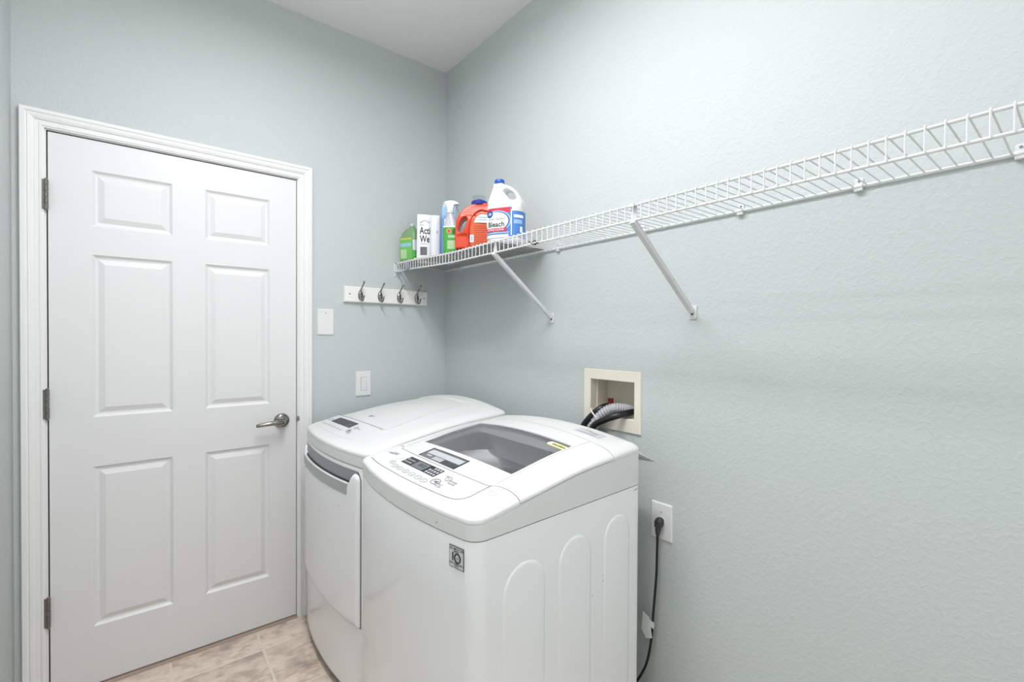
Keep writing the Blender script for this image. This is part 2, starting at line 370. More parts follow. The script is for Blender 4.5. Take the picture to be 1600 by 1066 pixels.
# ------------------------------------------------------------------ laundry machines
EV = [(0, .905), (.06, .904), (.17, .922), (.27, .936), (.37, .951), (.435, .957), (.53, .9625), (.65, .969), (.72, .970)]
HW, DEP, BOW = .343, .695, .038
def interp(t, T):
    if t <= T[0][0]: return T[0][1]
    for (a, b), (c, d) in zip(T, T[1:]):
        if t <= c: return b + (d - b) * (t - a) / (c - a)
    return T[-1][1]
def esm(v): return sum(interp(v + k * .02, EV) for k in (-2, -1, 0, 1, 2)) / 5
def smst(t): t = max(0, min(1, t)); return t * t * (3 - 2 * t)
def fx(u): return BOW * min(1.3, (u / HW) ** 2)
class Machine:
    def __init__(s, xf, yc, shear, rot, taper, dz, crown, recess=None):
        s.xf, s.yc, s.sh, s.r, s.tp, s.dz, s.crown, s.rec = xf, yc, shear, rot, taper, dz, crown, recess
    def w(s, u, v, z): return (s.xf + v - s.r * u, s.yc + u * (1 - s.tp * v) + s.sh * v, z)
    def edge(s, v): return esm(v) + s.dz * smst(v / .2)
    def H(s, u, v, d=None):
        if d is None: d = max(0, min(HW - abs(u), v - fx(u), DEP - v))
        q = min(1, d / .05)
        h = s.edge(v) + .018 * math.sqrt(max(0, 1 - (1 - q) ** 2)) + s.crown * smst(v / .6) * (1 - min(1, (u / HW) ** 2))
        if s.rec:
            u0, u1, v0, v1 = s.rec; e = min(u - u0, u1 - u, v - v0, v1 - v); h -= .006 * smst(e / .012)
        return h
    def front(s, u, z, off=0): return s.w(u, fx(u) - off, z)
    def patch(s, u0, u1, v0, v1, lift, nu=12, nv=4):
        return MB().grid(lambda i, j: s.w(u0 + (u1 - u0) * i, v0 + (v1 - v0) * j, s.H(u0 + (u1 - u0) * i, v0 + (v1 - v0) * j) + lift), nu, nv)
    def text(s, txt, u, v, size, lift=.0006, align='CENTER', bold=0):
        V, Fc = text2d(txt, size, align, bold); mb = MB()
        return mb.add([s.w(u - x, v + y, s.H(u - x, v + y) + lift) for x, y in V], Fc)
    def ring(s, u, v, ru, rv, wd=.0016, lift=.0006):
        pts = [(u + ru * cos(a), v + rv * sin(a)) for a in lin(0, 2 * PI, 25)]
        return MB().tube([s.w(p, q, s.H(p, q) + lift) for p, q in pts[:-1]], wd / 2, 5, closed=True)
    def line(s, pts, wd=.0016, lift=.0002):
        return MB().tube([s.w(p, q, s.H(p, q) + lift) for p, q in pts], wd / 2, 5)
def planform(r=.045, rb=.022):
    u0 = HW - r
    for _ in range(20): a = math.atan(2 * BOW * u0 / HW ** 2); u0 = HW - r + r * sin(a)
    pts = [(u, fx(u)) for u in lin(-u0, u0, 71)]
    cx_, cv = HW - r, fx(u0) + r * cos(a)
    arc = [(cx_ + r * sin(b), cv - r * cos(b)) for b in lin(a, PI / 2, 13)][1:]
    side = [(HW, v) for v in lin(cv, DEP - rb, 51)[1:]]
    arcb = [(HW - rb + rb * cos(b), DEP - rb + rb * sin(b)) for b in lin(0, PI / 2, 9)][1:]
    half = arc + side + arcb
    return pts + half + [(u, DEP) for u in lin(HW - rb, -(HW - rb), 51)[1:-1]] + [(-p, q) for p, q in half[::-1]]
PF = planform(); NP = len(PF); CU, CV = 0, .36
NRM = []
for i in range(NP):
    (a, b), (c, d) = PF[i - 1], PF[(i + 1) % NP]; l = math.hypot(c - a, d - b); NRM.append(((d - b) / l, -(c - a) / l))
SUP = [max(.02, (p - CU) * nx + (q - CV) * nv) for (p, q), (nx, nv) in zip(PF, NRM)]
def at(i, t): p, q = PF[i]; return CU + (p - CU) * t, CV + (q - CV) * t
def top_cover(M):
    rings = []
    for t, z in ((.93, .8622), (.998, .8612), (.9998, .8618)): rings.append([M.w(*at(i, t), z) for i in range(NP)])
    rings.append([M.w(*at(i, 1), .866) for i in range(NP)])
    for t_, z_ in ((1, -.0085), (.996, -.0078), (.996, -.0062), (1, -.0055), (1, -.0020)): rings.append([M.w(*at(i, t_), M.edge(at(i, 1)[1]) + z_) for i in range(NP)])
    ts = [.999, .9965, .992, .986, .978, .968, .956, .942, .926, .908, .888, .866] + [.845 - .022 * k for k in range(38)]
    for t in [.9985] + ts[1:]:
        r = []
        for i in range(NP):
            u, v = at(i, t); d = (1 - t) * SUP[i]; r.append(M.w(u, v, M.H(u, v, d if t > .8 else max(d, .05))))
        rings.append(r)
    return MB().loft(rings)
def cabinet(M, zb):
    R_ = [[M.w(*at(i, .93), zb + .002) for i in range(NP)], [M.w(*at(i, .99), zb) for i in range(NP)], [M.w(*at(i, .9985), zb + .006) for i in range(NP)]]
    R_ += [[M.w(*at(i, .9985), z) for i in range(NP)] for z in lin(zb + .02, .852, 6)]
    R_ += [[M.w(*at(i, .996), .8588) for i in range(NP)], [M.w(*at(i, .9), .8592) for i in range(NP)]]
    return MB().loft(R_, cap1=False)
def feet(M, root, zb):
    for u in (-.28, .28):
        for v in (.09, .63):
            x, y, _ = M.w(u, v, 0); obj('foot', MB().lathe([(.022, 0), (.024, .006), (.014, .010), (.014, zb + .004)], (x, y, 0), 'z', 14), RUBBER, root)
def vprism(M, poly, z0, z1): return MB().prism(poly, lambda u, v, z: M.w(u, v, z), z0, z1)
def rect(u0, u1, v0, v1, r=.0, n=4):
    if r == 0: return [(u0, v0), (u1, v0), (u1, v1), (u0, v1)]
    out = []
    for cx_, cy_, a0 in ((u1 - r, v0 + r, -PI / 2), (u1 - r, v1 - r, 0), (u0 + r, v1 - r, PI / 2), (u0 + r, v0 + r, PI)):
        out += [(cx_ + r * cos(a0 + PI / 2 * k / n), cy_ + r * sin(a0 + PI / 2 * k / n)) for k in range(n + 1)]
    return out

# --- washer
W = Machine(-.825, -1.13, .055, 0.0, 0, 0, .03)
wroot = thing('washing_machine', 'white top load washing machine with grey glass lid window and black display', 'washing machine', (-.48, -1.11, 0))
obj('cabinet', cabinet(W, .03), ENAMEL, wroot); feet(W, wroot, .03)
solid = mesh_from('s', top_cover(W))
LF = [(-.36, .174), (-.268, .172), (-.252, .166), (-.240, .157), (-.222, .1545), (-.1, .1495), (.05, .148), (.2, .152), (.2675, .1555), (.276, .168), (.36, .174)]
LB = [(-.36, .548), (-.25, .558), (-.15, .562), (-.02, .566), (.1, .5645), (.25, .5565), (.36, .552)]
LU = sorted(set([q[0] for q in LF] + lin(-.36, .36, 15)))
def lidcut(g, dz):
    n = 24; m_ = len(LU); vs = []
    for top in (0, 1):
        for u in LU:
            for j in range(n + 1):
                v0_, v1_ = interp(u, LF) - g, interp(u, LB) + g; v = v0_ + (v1_ - v0_) * j / n
                vs.append(W.w(u, v, 1.2 if top else W.edge(v) - dz))
    o_ = m_ * (n + 1); id_ = lambda i, j, t: t * o_ + i * (n + 1) + j; fs = []
    for i in range(m_ - 1):
        for j in range(n):
            fs += [(id_(i, j, 0), id_(i, j + 1, 0), id_(i + 1, j + 1, 0), id_(i + 1, j, 0)), (id_(i, j, 1), id_(i + 1, j, 1), id_(i + 1, j + 1, 1), id_(i, j + 1, 1))]
        fs += [(id_(i, 0, 0), id_(i + 1, 0, 0), id_(i + 1, 0, 1), id_(i, 0, 1)), (id_(i, n, 0), id_(i, n, 1), id_(i + 1, n, 1), id_(i + 1, n, 0))]
    for j in range(n):
        fs += [(id_(0, j, 0), id_(0, j, 1), id_(0, j + 1, 1), id_(0, j + 1, 0)), (id_(m_ - 1, j, 0), id_(m_ - 1, j + 1, 0), id_(m_ - 1, j + 1, 1), id_(m_ - 1, j, 1))]
    return MB().add(vs, fs)
WU0, WU1, WV0, WV1 = -.236, .254, .2345, .482
shaft = vprism(W, rect(-.30, .30, .13, .60, .05), .80, .930)
cover = boolean('top_cover', solid.copy(), [('DIFFERENCE', lidcut(.0020, .0045)), ('DIFFERENCE', vprism(W, rect(-.29, .29, .20, .53, .03), .80, 1.2))])
# side strips of the lid reach lower than the skirt: keep the lid's depth to 2 cm below the surface
lid = boolean('lid', solid, [('INTERSECT', lidcut(-.0013, .0030)), ('DIFFERENCE', vprism(W, rect(WU0, WU1, WV0, WV1, .004), .80, 1.2))])
obj('top_cover', cover, CAPW, wroot, origin=(0, 0, 0))
lo = obj('lid', lid, CAPW, wroot, origin=(0, 0, 0))
obj('window_glass', W.patch(WU0 - .003, WU1 + .003, WV0 - .003, WV1 + .003, -.004, 30, 16), LIDGLASS, lo)
fr = MB()
for a, b, c, d in ((WU0, WU1, WV0, WV0 + .004), (WU0, WU1, WV1 - .006, WV1), (WU0, WU0 + .004, WV0, WV1), (WU1 - .004, WU1, WV0, WV1)):
    q = W.patch(a, b, c, d, -.0034, 24, 2); fr.add(q.v, q.f)
obj('window_gasket', fr, DISPG, lo)
sk = W.line([(-.2445, v) for v in lin(.176, .556, 40)], .0012, -.0001); obj('side_seam', sk, PRINT, lo)
sk = W.line([(.2745, v) for v in lin(.176, .556, 40)], .0012, -.0001); obj('side_seam', sk, PRINT, lo)
# sub-parts of the lid: dispenser window and sticker
dp = obj('dispenser_window', W.patch(-.062, .146, .156, .2145, .0006, 20, 8), DISPG, lo)
obj('dispenser_border', W.line([(.1465, .155), (.1465, .2145), (.04, .2145), (-.062, .2145), (-.062, .19), (-.062, .156)], .003, .0006), DISP, lo)
obj('dispenser_label', W.patch(-.055, .1345, .181, .205, .0012, 20, 4), DISPL, lo)
mk = MB()
for a, b, c, d in ((.02, .075, .160, .178), (.09, .12, .168, .176)):
    q = W.patch(a, b, c, d, .0012, 5, 3); mk.add(q.v, q.f)
obj('dispenser_pictogram', mk, PRINTL, lo)
q = W.patch(-.058, .02, .158, .178, .0011, 8, 3); obj('dispenser_shade', q, flat((70, 72, 76), 'smoked_plastic'), lo)
sp = rect(-.240, -.156, .441, .470, .0144, 6)
obj('lid_sticker', MB().add([W.w(u, v, W.H(u, v) - .0028) for u, v in sp], [tuple(range(len(sp)))]), YSTICK, lo)
q = W.patch(-.176, -.160, .445, .466, -.0024, 4, 3); obj('sticker_badge', q, L_WHITE, lo)
obj('sticker_text', W.text('SmartRinse', -.206, .455, .0135, -.0022, bold=.01), L_BLACK, lo)
# drum under the lid
tr = [(.30, .30)]
mb = MB(); nseg = 64; ringpts = []
for rr_, z in ((.262, .795), (.252, .80), (.245, .84), (.248, .856), (.258, .866), (.275, .870), (.295, .884)):
    ringpts.append([W.w(rr_ * cos(2 * PI * k / nseg), .36 + min(1.0, .9 if rr_ > .28 else 1) * rr_ * sin(2 * PI * k / nseg), z) for k in range(nseg)])
mb.loft(ringpts, False, False); obj('tub_ring', mb, CAPW, wroot)
mb = MB(); mb.loft([[W.w(rr_ * cos(2 * PI * k / nseg), .36 + rr_ * sin(2 * PI * k / nseg), z) for k in range(nseg)] for rr_, z in ((.26, .826), (.24, .82), (.238, .60), (.236, .42), (.20, .40))], False, True)
dr = obj('drum', mb, STEEL, wroot)
obj('drum_lettering', MB().box((0, 0, 0), (.001, .001, .001)), STEEL, dr) if False else None
# inner label on the tub surround, seen through the glass
q = MB().grid(lambda i, j: W.w(-.09 - .10 * i, .5285 - .004 * j, .905 + .035 * j), 4, 3); obj('care_label', q, L_GREY, wroot)
# control panel
pp = bez([(.2851, .0533, 0), (.22, .0445, 0), (.1578, .0405, 0), (.05, .0385, 0), (-.05, .0405, 0), (-.1458, .0465, 0), (-.2021, .053, 0), (-.2306, .064, 0), (-.2425, .088, 0), (-.2425, .12, 0), (-.2425, .16, 0)], 6)
cp = obj('control_panel', W.line([(p.x, p.y) for p in pp], .0032, -.0004), PRINT, wroot)
ds = obj('display', W.patch(-.051, .154, .0955, .1355, .0006, 20, 6), DISP, wroot)
mk = MB()
for i in range(4):
    for j in range(3):
        if (i, j) in ((3, 2),): continue
        u = -.046 + .0145 * i; v = .099 + .0125 * j; q = W.patch(u, u + .009, v, v + .0085, .0011, 2, 2); mk.add(q.v, q.f)
for i in range(5):
    for j in range(2):
        u = .104 + .0098 * i; v = .103 + .0135 * j; q = W.patch(u, u + .0045, v, v + .007, .0011, 2, 2); mk.add(q.v, q.f)
obj('display_indicator', mk, DISPL, ds)
q = W.patch(.022, .092, .098, .131, .0009, 8, 5); obj('display_digits', q, DISPG, ds)
obj('display_number', W.text('0:53', .05, .116, .022, .0013), DISP, ds)
for u in (.1347, .1, .0615, .0225, -.0155, -.050):
    b_ = obj('button', W.ring(u, .0665, .0135, .0095, .0011), PRINT, wroot); obj('button_mark', W.text('ooo', u, .0665, .008), PRINT, b_)
b_ = obj('button', W.ring(.172, .0765, .0125, .0085, .0011), PRINT, wroot); obj('button_mark', W.text('ooo', .172, .0765, .008), PRINT, b_)
b_ = obj('start_button', W.ring(-.0863, .0838, .0165, .0135, .0024), PRINT, wroot); obj('start_mark', W.text('>II', -.0863, .0838, .016, bold=.02), BLACKP, b_)
b_ = obj('power_button', W.ring(-.1066, .1137, .012, .0095, .0016), PRINT, wroot); obj('power_mark', W.text('O', -.1066, .1137, .01, bold=.01), PRINT, b_)
lt = MB()
for t_, u, v, s_ in (('START', -.113, .080, .0105), ('PAUSE', -.116, .0705, .0105), ('POWER', -.136, .110, .0105), ('ON/OFF', -.138, .1005, .0095), ('OFF', -.088, .121, .009), ('WASH', .262, .113, .012), ('CARE', .240, .119, .016)):
    q = W.text(t_, u, v, s_); lt.add(q.v, q.f)
for k in range(5):
    q = W.text('lll', .188 - .010 * k, .098 + .0075 * k, .0085); lt.add(q.v, q.f)
obj('panel_lettering', lt, PRINT, wroot)
obj('corner_badge', W.ring(-.2806, .1362, .012, .010, .0006), PRINTL, wroot)
# back label on the rear deck
q = W.patch(-.2475, -.135, .598, .640, .0006, 12, 6); bl = obj('rear_label', q, flat((200, 201, 205), 'label_silver'), wroot)
mk = MB()
for t_, u, v, s_ in (('MODEL', -.175, .634, .010), ('WASHER', -.205, .622, .009), ('RATING 120 V 60 Hz', -.19, .6055, .008)):
    q = W.text(t_, u, v, s_, .001); mk.add(q.v, q.f)
obj('rear_lettering', mk, BLACKP, bl)
# "10 year" sticker on the front
def front_rect(M, u0, u1, z0, z1, off): return MB().grid(lambda i, j: M.front(u0 + (u1 - u0) * i, z0 + (z1 - z0) * j, off), 6, 2)
def front_text(M, t_, u, z, s_, off, bold=0):
    V, Fc = text2d(t_, s_, 'CENTER', bold); return MB().add([M.front(u - x, z + y, off) for x, y in V], Fc)
su, sz = -.285, .8145
stk = obj('front_sticker', front_rect(W, su - .0245, su + .0245, sz - .0255, sz + .0255, .0008), BLACKP, wroot)
obj('sticker_face', front_rect(W, su - .0228, su + .0228, sz - .0238, sz + .0238, .0012), flat((214, 215, 217), 'sticker_silver'), stk)
mk = MB()
for t_, z, s_ in (('DD MOTOR', .0185, .0088), ('LIMITED', .0125, .0055), ('YEAR WARRANTY', -.0155, .0060), ('PARTS', -.0205, .0050)):
    q = front_text(W, t_, su, sz + z, s_, .0017, .015); mk.add(q.v, q.f)
q = front_text(W, '1', su + .0115, sz - .001, .026, .0017, .03); mk.add(q.v, q.f)
mk.add(*[x for x in (lambda a: (a.v, a.f))(MB().tube([W.front(su - .0045 + .0095 * cos(a), sz - .001 + .0102 * sin(a), .0018) for a in lin(0, 2 * PI, 25)[:-1]], .0017, 6, closed=True))])
q = front_text(W, 'yr', su - .0045, sz - .001, .008, .0017); mk.add(q.v, q.f)
obj('sticker_lettering', mk, BLACKP, stk)
# stamped arches on the side
for v0, v1, zt in ((.120, .262, .776), (.312, .447, .785), (.505, .632, .793)):
    r = (v1 - v0) / 2; c = (v0 + v1) / 2
    def outl(k): return [(v0 + k, .10 + k)] + [(c - (r - k) * cos(a), zt - r + (r - k) * sin(a)) for a in lin(0, PI, 19)] + [(v1 - k, .10 + k)]
    sd = lambda v, z, d: W.w(-HW * .9985 - d, v, z)
    mb = MB(); mb.loft([[sd(v, z, d) for v, z in outl(k)] for k, d in ((0, -.0005), (.002, .0012), (.006, .0026), (.010, .0030))], cap0=False)
    obj('side_emboss', mb, ENAMEL, wroot, sharp=60)
# scuffs
sc = MB()
for v, z, l in ((.655, .845, .018), (.50, .63, .004), (.50, .615, .004), (.452, .59, .004)):
    sc.add([W.w(-HW * .9985 - .0004, v, z), W.w(-HW * .9985 - .0004, v + l, z + .003), W.w(-HW * .9985 - .0004, v + l, z + .006), W.w(-HW * .9985 - .0004, v, z + .002)], [(0, 1, 2, 3)])
for u, z in ((-.215, .874),): sc.add([W.front(u, z, .0006), W.front(u + .006, z + .001, .0006), W.front(u + .006, z + .0035, .0006), W.front(u, z + .0025, .0006)], [(0, 1, 2, 3)])
obj('scuff', sc, PRINT, wroot)

# --- dryer
D = Machine(-.806, -.435, .06, .03, .115, .010, .034, recess=(-.185, .36, .176, .60))
droot = thing('clothes_dryer', 'white clothes dryer with bowed door and silver handle strip, between far wall and washer', 'clothes dryer', (-.46, -.42, 0))
obj('cabinet', cabinet(D, .035), ENAMEL, droot); feet(D, droot, .035)
obj('dark_gap_filler', MB().loft([[D.w(*at(i, .95), .008) for i in range(NP)], [D.w(*at(i, .95), .045) for i in range(NP)]]), DGREY, droot)  # dark block put in for the shade of the gap under the dryer
obj('top_cover', top_cover(D), CAPW, droot, sharp=50)
obj('lid_seam', D.line([(u, .1755) for u in lin(.31, -.165, 40)], .0016, .0002), PRINT, droot)
ds = obj('display', D.patch(.028, .242, .1135, .1565, .0008, 20, 6), flat((70, 71, 76), 'display_charcoal'), droot)
mk = MB()
for i in range(4):
    for j in range(2):
        u = .036 + .014 * i; v = .117 + .012 * j; q = D.patch(u, u + .008, v, v + .006, .0013, 2, 2); mk.add(q.v, q.f)
obj('display_indicator', mk, PRINT, ds)
bm_ = None
for k in range(7):
    u = .266 - .036 * k
    b_ = obj('button', D.ring(u, .088, .009, .007, .0009), PRINTL, droot); obj('button_mark', D.text('oo', u, .088, .009), PRINT, b_)
b_ = obj('start_button', D.ring(-.004, .100, .013, .011, .0016), PRINT, droot); obj('start_mark', D.text('>II', -.004, .100, .014, bold=.02), BLACKP, b_)
b_ = obj('power_button', D.ring(-.012, .128, .011, .009, .0014), PRINT, droot); obj('power_mark', D.text('O', -.012, .128, .01), PRINT, b_)
lt = MB()
for t_, u, v, s_ in (('START', -.03, .094, .010), ('PAUSE', -.032, .085, .010), ('POWER', -.038, .127, .010), ('SENSOR', .285, .118, .011), ('DRY', .272, .130, .014)):
    q = D.text(t_, u, v, s_); lt.add(q.v, q.f)
obj('panel_lettering', lt, PRINT, droot)
pp = bez([(.27, .0605, 0), (.2, .053, 0), (.1216, .049, 0), (0, .0475, 0), (-.09, .055, 0), (-.145, .0635, 0)], 8)
obj('control_panel', D.line([(p.x, p.y) for p in pp], .0012, -.0001), PRINTL, droot)
lg = obj('logo', D.ring(.106, .243, .0085, .0085, .0024, .0004), PRINT, droot); obj('logo_letters', D.text('LG', .080, .245, .02, .0006, bold=.01), PRINTL, lg)
# bowed door with handle recess
def dpanel(poly, off0, off1, bev):
    n = len(poly); c = (sum(p[0] for p in poly) / n, sum(p[1] for p in poly) / n)
    def inset(k):
        out = []
        for i in range(n):
            a, b, e = Vector(poly[i - 1]), Vector(poly[i]), Vector(poly[(i + 1) % n]); t = (e - a).normalized(); out.append(b + Vector((-t.y, t.x)) * k)
        return out
    rings = [[D.front(p[0], p[1], off0) for p in poly]]
    for t in (0, .3, .6, .85, 1):
        k = bev * (1 - math.sqrt(max(0, 1 - t * t))) ; rings.append([D.front(p[0], p[1], off0 + (off1 - off0) * (t if t < 1 else 1)) for p in inset(k)])
    return rings
mb = MB(); NU = 40
uR, uL, zb_, zt_, zp = -.300, .305, .300, .797, .836
def dz_top(u):
    if u < uR + .062: 
        t = (u - uR) / .062
        return zt_ + (zp - zt_) * (1 - max(0, (t - .45) / .55) ** 2) - (.018 * (1 - t / .45) ** 3 if t < .45 else 0) if t > 0 else zp - .018
    if u > uL - .03: return zt_ + (zp - zt_) * smst((u - uL + .03) / .02)
    return zt_
us = lin(uR, uR + .07, 15) + lin(uR + .07, uL - .03, 30)[1:] + lin(uL - .03, uL, 8)[1:]
def bev(u, z):
    e = min(u - uR, uL - u, z - zb_, dz_top(u) - z); q = min(1, max(0, e) / .016); return .001 + .011 * math.sqrt(1 - (1 - q) ** 2)
fr = [0, .004, .010, .018, .03, .06, .2, .4, .6, .8, .94, .97, .982, .99, .996, 1]
vs = []
for j in fr:
    for u in us:
        z = zb_ + (dz_top(u) - zb_) * j; vs.append(D.front(u, z, bev(u, z)))
w_ = len(us); fs = [(j * w_ + i, j * w_ + i + 1, (j + 1) * w_ + i + 1, (j + 1) * w_ + i) for j in range(len(fr) - 1) for i in range(w_ - 1)]
mb.add(vs, fs)
rim = [(u, zb_) for u in us] + [(uL, zb_ + (dz_top(uL) - zb_) * j) for j in fr[1:]] + [(u, dz_top(u)) for u in us[::-1][1:]] + [(uR, zb_ + (dz_top(uR) - zb_) * j) for j in fr[::-1][1:-1]]
mb.add([D.front(u, z, .001) for u, z in rim] + [D.front(u, z, -.01) for u, z in rim], [(i, (i + 1) % len(rim), len(rim) + (i + 1) % len(rim), len(rim) + i) for i in range(len(rim))])
do = obj('door', mb, ENAMEL, droot, sharp=50)
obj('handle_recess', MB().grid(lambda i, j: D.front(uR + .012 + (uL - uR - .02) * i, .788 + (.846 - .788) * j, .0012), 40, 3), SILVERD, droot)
obj('handle_strip', MB().grid(lambda i, j: D.front(uR + .068 + (uL - uR - .075) * i, .755 + (.7955 - .755) * j, .0135), 40, 3), SILVER, do)
obj('strip_edge', MB().tube([D.front(u, .7962, .0115) for u in lin(uR + .066, uL - .02, 30)], .0028, 6), CAPW, do)
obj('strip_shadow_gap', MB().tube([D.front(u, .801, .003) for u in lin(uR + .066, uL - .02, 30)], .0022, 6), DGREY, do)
gp = MB().tube([D.front(uR - .002, z, .0003) for z in lin(zb_ - .004, zp - .02, 30)] + [D.front(uR + .006, zp - .004, .0003), D.front(uR + .016, zp + .006, .0003)], .0014, 6)
obj('door_gap', gp, DGREY, droot)
obj('door_gap', MB().tube([D.front(u, zb_ - .002, .0004) for u in lin(uR, uR + .05, 8)], .0012, 6), PRINT, droot)
obj('hinge_cover', MB().box((0, 0, 0), (1, 1, 1)), DGREY, droot) if False else None
sc = MB()
for u, z, dx, dz in ((-.18, .70, .010, .002), (.0, .64, .006, -.010), (.07, .66, .004, .004), (.08, .36, -.010, -.016)):
    sc.add([D.front(u, z, .0126), D.front(u + dx, z + dz, .0126), D.front(u + dx + .002, z + dz + .002, .0126), D.front(u + .002, z + .003, .0126)], [(0, 1, 2, 3)])
obj('scuff', sc, PRINT, do)

# ------------------------------------------------------------------ wire shelf
SX, SZB, SZF, LIP = -.305, 1.6915, 1.6865, .0415
RW = .0034; Y1 = -3.1
def zf(y): return SZF + (.019 * smst((.64 + y) / .64) if y > -.64 else 0)
sh = thing('wire_shelf', 'long white wire shelf mounted on the pale green wall with two slanted brackets', 'shelf', (0, -1.5, SZB))
yl = lin(-.012, -.7, 12) + [Y1]
obj('back_rod', MB().tube([(-.0075, -.004, SZB), (-.0075, Y1, SZB)], RW, 8), WIRE, sh)
obj('front_top_rod', MB().tube([(SX, y, zf(y)) for y in yl], RW, 8), WIRE, sh)
obj('front_lower_rod', MB().tube([(SX, y, zf(y) - LIP) for y in yl], RW, 8), WIRE, sh)
RS = .00165
wm = None; k = 0
y = -.016
def wire_mesh(dz):
    p = [(0, 0, .0018), (SX + .0075 + .004, 0, SZF - SZB + dz + .0048), (SX + .0075 - .0012, 0, SZF - SZB + dz + .0052), (SX + .0075 - .0046, 0, SZF - SZB + dz + .002), (SX + .0075 - .0046, 0, SZF - SZB + dz - LIP - .002)]
    return mesh_from('cross_wire', MB().tube(p, RS, 6))
straight = wire_mesh(0); straight.materials.append(WIRE)
y0w = -2.1897 + .0264 * 82
while y0w > Y1 + .02:
    if y0w < -.012:
        me = straight
        if y0w > -.64: me = wire_mesh(zf(y0w) - SZF); me.materials.append(WIRE)
        o = bpy.data.objects.new('cross_wire', me); COL.objects.link(o); o.parent = sh; o.location = Vector((-.0075, y0w, SZB)) - ORG[sh.name]
    y0w -= .0264
# brackets
def bracket(yb):
    ft = 1.412
    top = Vector((SX + .002, yb, zf(yb) - LIP - .003)); bot = Vector((-.004, yb, ft - .004))
    d = (bot - top).normalized(); nrm = Vector((d.z, 0, -d.x)); hw = .0085
    mb = MB()
    P = [top - d * .006, bot]
    sec = [(-hw, .002), (-hw + .001, -.011), (hw - .001, -.011), (hw, .002)]
    mb.loft([[p + Vector((0, a, 0)) - nrm * b for a, b in sec] for p in P])
    br = obj('bracket', mb, BRKT, sh, smooth=False)
    pl = rect(-.015, .015, ft - .031, ft + .014, .008)
    obj('bracket_foot', MB().prism(pl, lambda a, b, dd: (dd, yb + a, b), -.0005, -.0035), BRKT, br, bevel=.0006)
    obj('screw', MB().lathe([(.0032, -.0055), (.0038, -.0035)], (0, yb, ft - .014), 'x', 10), DGREY, br)
    zt = zf(yb); hx = SX + .0055
    hk = MB().prism([(-.0105, zt - LIP - .012), (.0105, zt - LIP - .012), (.0095, zt - .012), (.0085, zt + .004), (-.0085, zt + .004), (-.0095, zt - .012)], lambda a_, b_, dd: (hx + dd, yb + .004 + a_, b_), 0, .0016)
    hk.box((SX - .005, yb - .0035, zt + .0036), (hx + .0016, yb + .0115, zt + .0052)).box((SX - .0062, yb - .0035, zt - .004), (SX - .0046, yb + .0115, zt + .0052))
    obj('bracket_hook', hk, BRKT, br, smooth=False)
bracket(-.885); bracket(-1.530)
# wall clips
def clip(y):
    c = obj('wall_clip', MB().prism(rect(-.0085, .0085, SZB - .012, SZB + .020, .004), lambda a, b, d: (d, y + a, b), 0, -.004).add(*(lambda q: (q.v, q.f))(MB().lathe([(.0058, -.009), (.0062, .009)], (-.0085, y, SZB - .001), 'y', 12))).box((-.012, y - .0085, SZB - .012), (-.003, y + .0085, SZB - .005)), BRKT, sh, origin=(0, y, SZB), bevel=.0006)
    obj('clip_screw', MB().lathe([(.0026, -.0055), (.003, -.004)], (0, y, SZB + .013), 'x', 10), SCREW, c)
    return c
c0 = clip(-2.2288)
for yy in (-1.9635, -1.6796, -1.3406, -.9258, -.5587, -.16, -2.55, -2.85): copy_of(c0, sh, (0, yy + 2.2288, 0))
eb = MB().prism(rect(-.3165, -.2845, 1.638, 1.7155, .008), lambda a, b, d: (a, d, b), 0, -.004).box((-.315, -.016, 1.662), (-.287, -.002, 1.672)).box((-.315, -.016, 1.7115), (-.287, -.002, 1.7145))
e_ = obj('end_bracket', eb, BRKT, sh, bevel=.001)
obj('end_screw', MB().lathe([(.003, -.006), (.0036, -.003)], (-.300, 0, 1.648), 'y', 10), SCREW, e_)
tw = MB().tube(bez([(SX - .006, -1.112, 1.648), (SX - .004, -1.118, 1.654), (SX + .006, -1.121, 1.650), (SX + .003, -1.120, 1.641), (SX - .007, -1.118, 1.640), (SX - .011, -1.110, 1.646), (SX - .016, -1.104, 1.652)], 5), .0014, 6).tube(bez([(SX - .008, -1.124, 1.640), (SX - .010, -1.135, 1.641), (SX - .006, -1.143, 1.643)], 5), .0022, 6)
tag(obj('cable_tie', tw, RUBBER, origin=(SX, -1.115, 1.645)), 'black twist tie knotted round the lower front rod of the wire shelf', 'cable tie')
# liner lying on the wires
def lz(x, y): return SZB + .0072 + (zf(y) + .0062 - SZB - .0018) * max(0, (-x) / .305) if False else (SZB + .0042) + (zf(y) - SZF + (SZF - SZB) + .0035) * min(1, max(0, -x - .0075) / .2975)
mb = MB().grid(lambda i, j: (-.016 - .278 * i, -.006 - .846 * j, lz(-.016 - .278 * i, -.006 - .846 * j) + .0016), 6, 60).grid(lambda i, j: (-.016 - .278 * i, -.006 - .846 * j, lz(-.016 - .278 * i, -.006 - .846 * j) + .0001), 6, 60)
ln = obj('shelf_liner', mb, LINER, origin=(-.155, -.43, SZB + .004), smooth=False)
tag(ln, 'thin brown shelf liner sheet laid under the bottles on the wire shelf', 'shelf liner')

